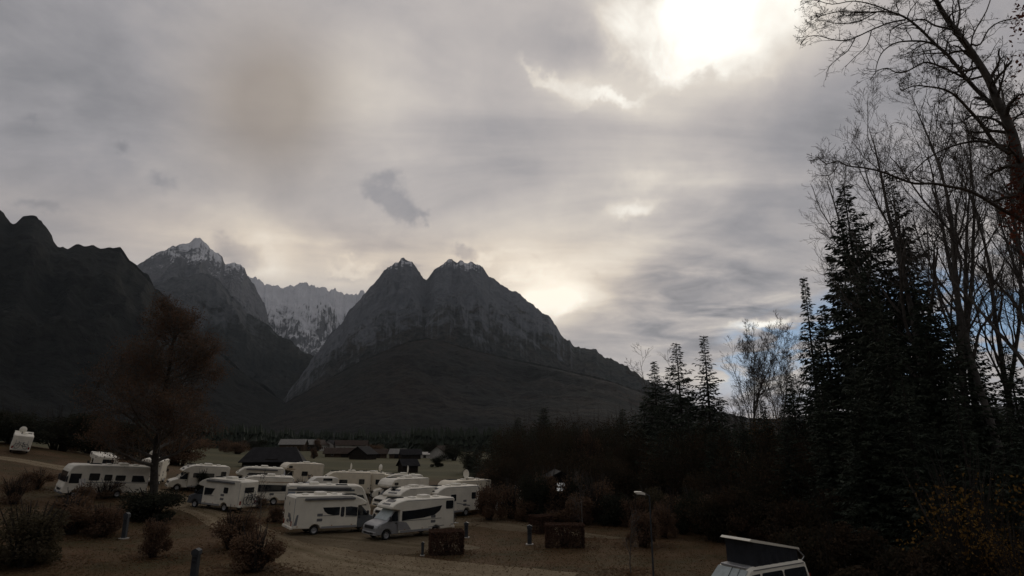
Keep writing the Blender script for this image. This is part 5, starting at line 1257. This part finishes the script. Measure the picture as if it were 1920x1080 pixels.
# ---------------------------------------------------------------- rough grass
def grass():
    gg = np.random.default_rng(3); n = 60000; Y = 29+75*gg.random(n)**1.5; X = (gg.random(n)*1.5-.92)*Y
    Z = gz_np(X, Y); h = .025+.05*gg.random(n); a = gg.random(n)*6.283
    V = np.zeros((n, 6, 3))
    for k in range(2):
        aa = a+k*1.7; dx, dy = np.cos(aa)*.03, np.sin(aa)*.03
        V[:, 3*k] = np.stack([X-dx, Y-dy, Z-.01], 1); V[:, 3*k+1] = np.stack([X+dx, Y+dy, Z-.01], 1)
        V[:, 3*k+2] = np.stack([X+gg.normal(0, .05, n), Y+gg.normal(0, .05, n), Z+h], 1)
    o = link('grass', np_mesh('grass', V.reshape(-1, 3), np.arange(6*n).reshape(-1, 3), MAT['grass']))
    tag(o, 'withered tufts of grass over the pitches', 'grass', kind='stuff')
leafmat('grass', (.15, .108, .055), (.115, .086, .044), (.18, .125, .066))
grass()

def fallen_leaves():
    gg = np.random.default_rng(31); P = []
    for o in list(bpy.data.objects):                 # drifts under each bush and tree of the site
        if o.parent is None and o.type == 'EMPTY' and o.name.split('.')[0] in ('shrub', 'box_hedge', 'rust_tree', 'scrub_bush', 'young_tree'):
            x, y, z = o.location; rr_ = {'rust_tree': 7.0, 'young_tree': 1.6}.get(o.name.split('.')[0], o.scale.x*.75); n = int(260*rr_)
            a = gg.random(n)*6.283; r_ = rr_*gg.random(n)**.7*1.2; X = x+np.cos(a)*r_; Y = y+np.sin(a)*r_
            P.append(np.stack([X, Y, gz_np(X, Y)+.035], 1))
    n = 9000; Y = 29+60*gg.random(n)**1.4; X = (gg.random(n)*1.5-.9)*Y; P.append(np.stack([X, Y, gz_np(X, Y)+.035], 1))
    P = np.concatenate(P); n = len(P); a = gg.random(n)*6.283; s = (.05+.05*gg.random(n))[:, None]
    d = np.stack([np.cos(a), np.sin(a), gg.normal(0, .2, n)], 1)*s; e = np.stack([-np.sin(a), np.cos(a), gg.normal(0, .2, n)], 1)*s*.7
    V = np.stack([P-d, P-e, P+d, P+e], 1).reshape(-1, 3)
    tag(link('fallen_leaves', np_mesh('fallen_leaves', V, np.arange(4*n).reshape(n, 4), MAT['leaf_litter'])), 'rust brown fallen leaves drifted over the ground', 'leaves', kind='stuff')
leafmat('leaf_litter', (.13, .078, .044), (.10, .066, .042), (.17, .09, .045))
fallen_leaves()
# ---------------------------------------------------------------- air
def make_haze():
    mb = MB(); mb.box(-13000, 13000, -13000, 13000, -40, 2900)
    m = bpy.data.materials.new('haze'); m.use_nodes = True; t = NT(m.node_tree)
    o = t.n('ShaderNodeOutputMaterial'); v = t.n('ShaderNodeVolumePrincipled')
    v.inputs['Color'].default_value = (.78, .9, 1.0, 1); v.inputs['Density'].default_value = HAZE; v.inputs['Anisotropy'].default_value = .35
    t.t.links.new(v.outputs[0], o.inputs['Volume'])
    h = mb.build('haze', m); tag(h, 'thin pale haze in the mountain air', 'haze', kind='stuff')
HAZE = 1.9e-5
make_haze()
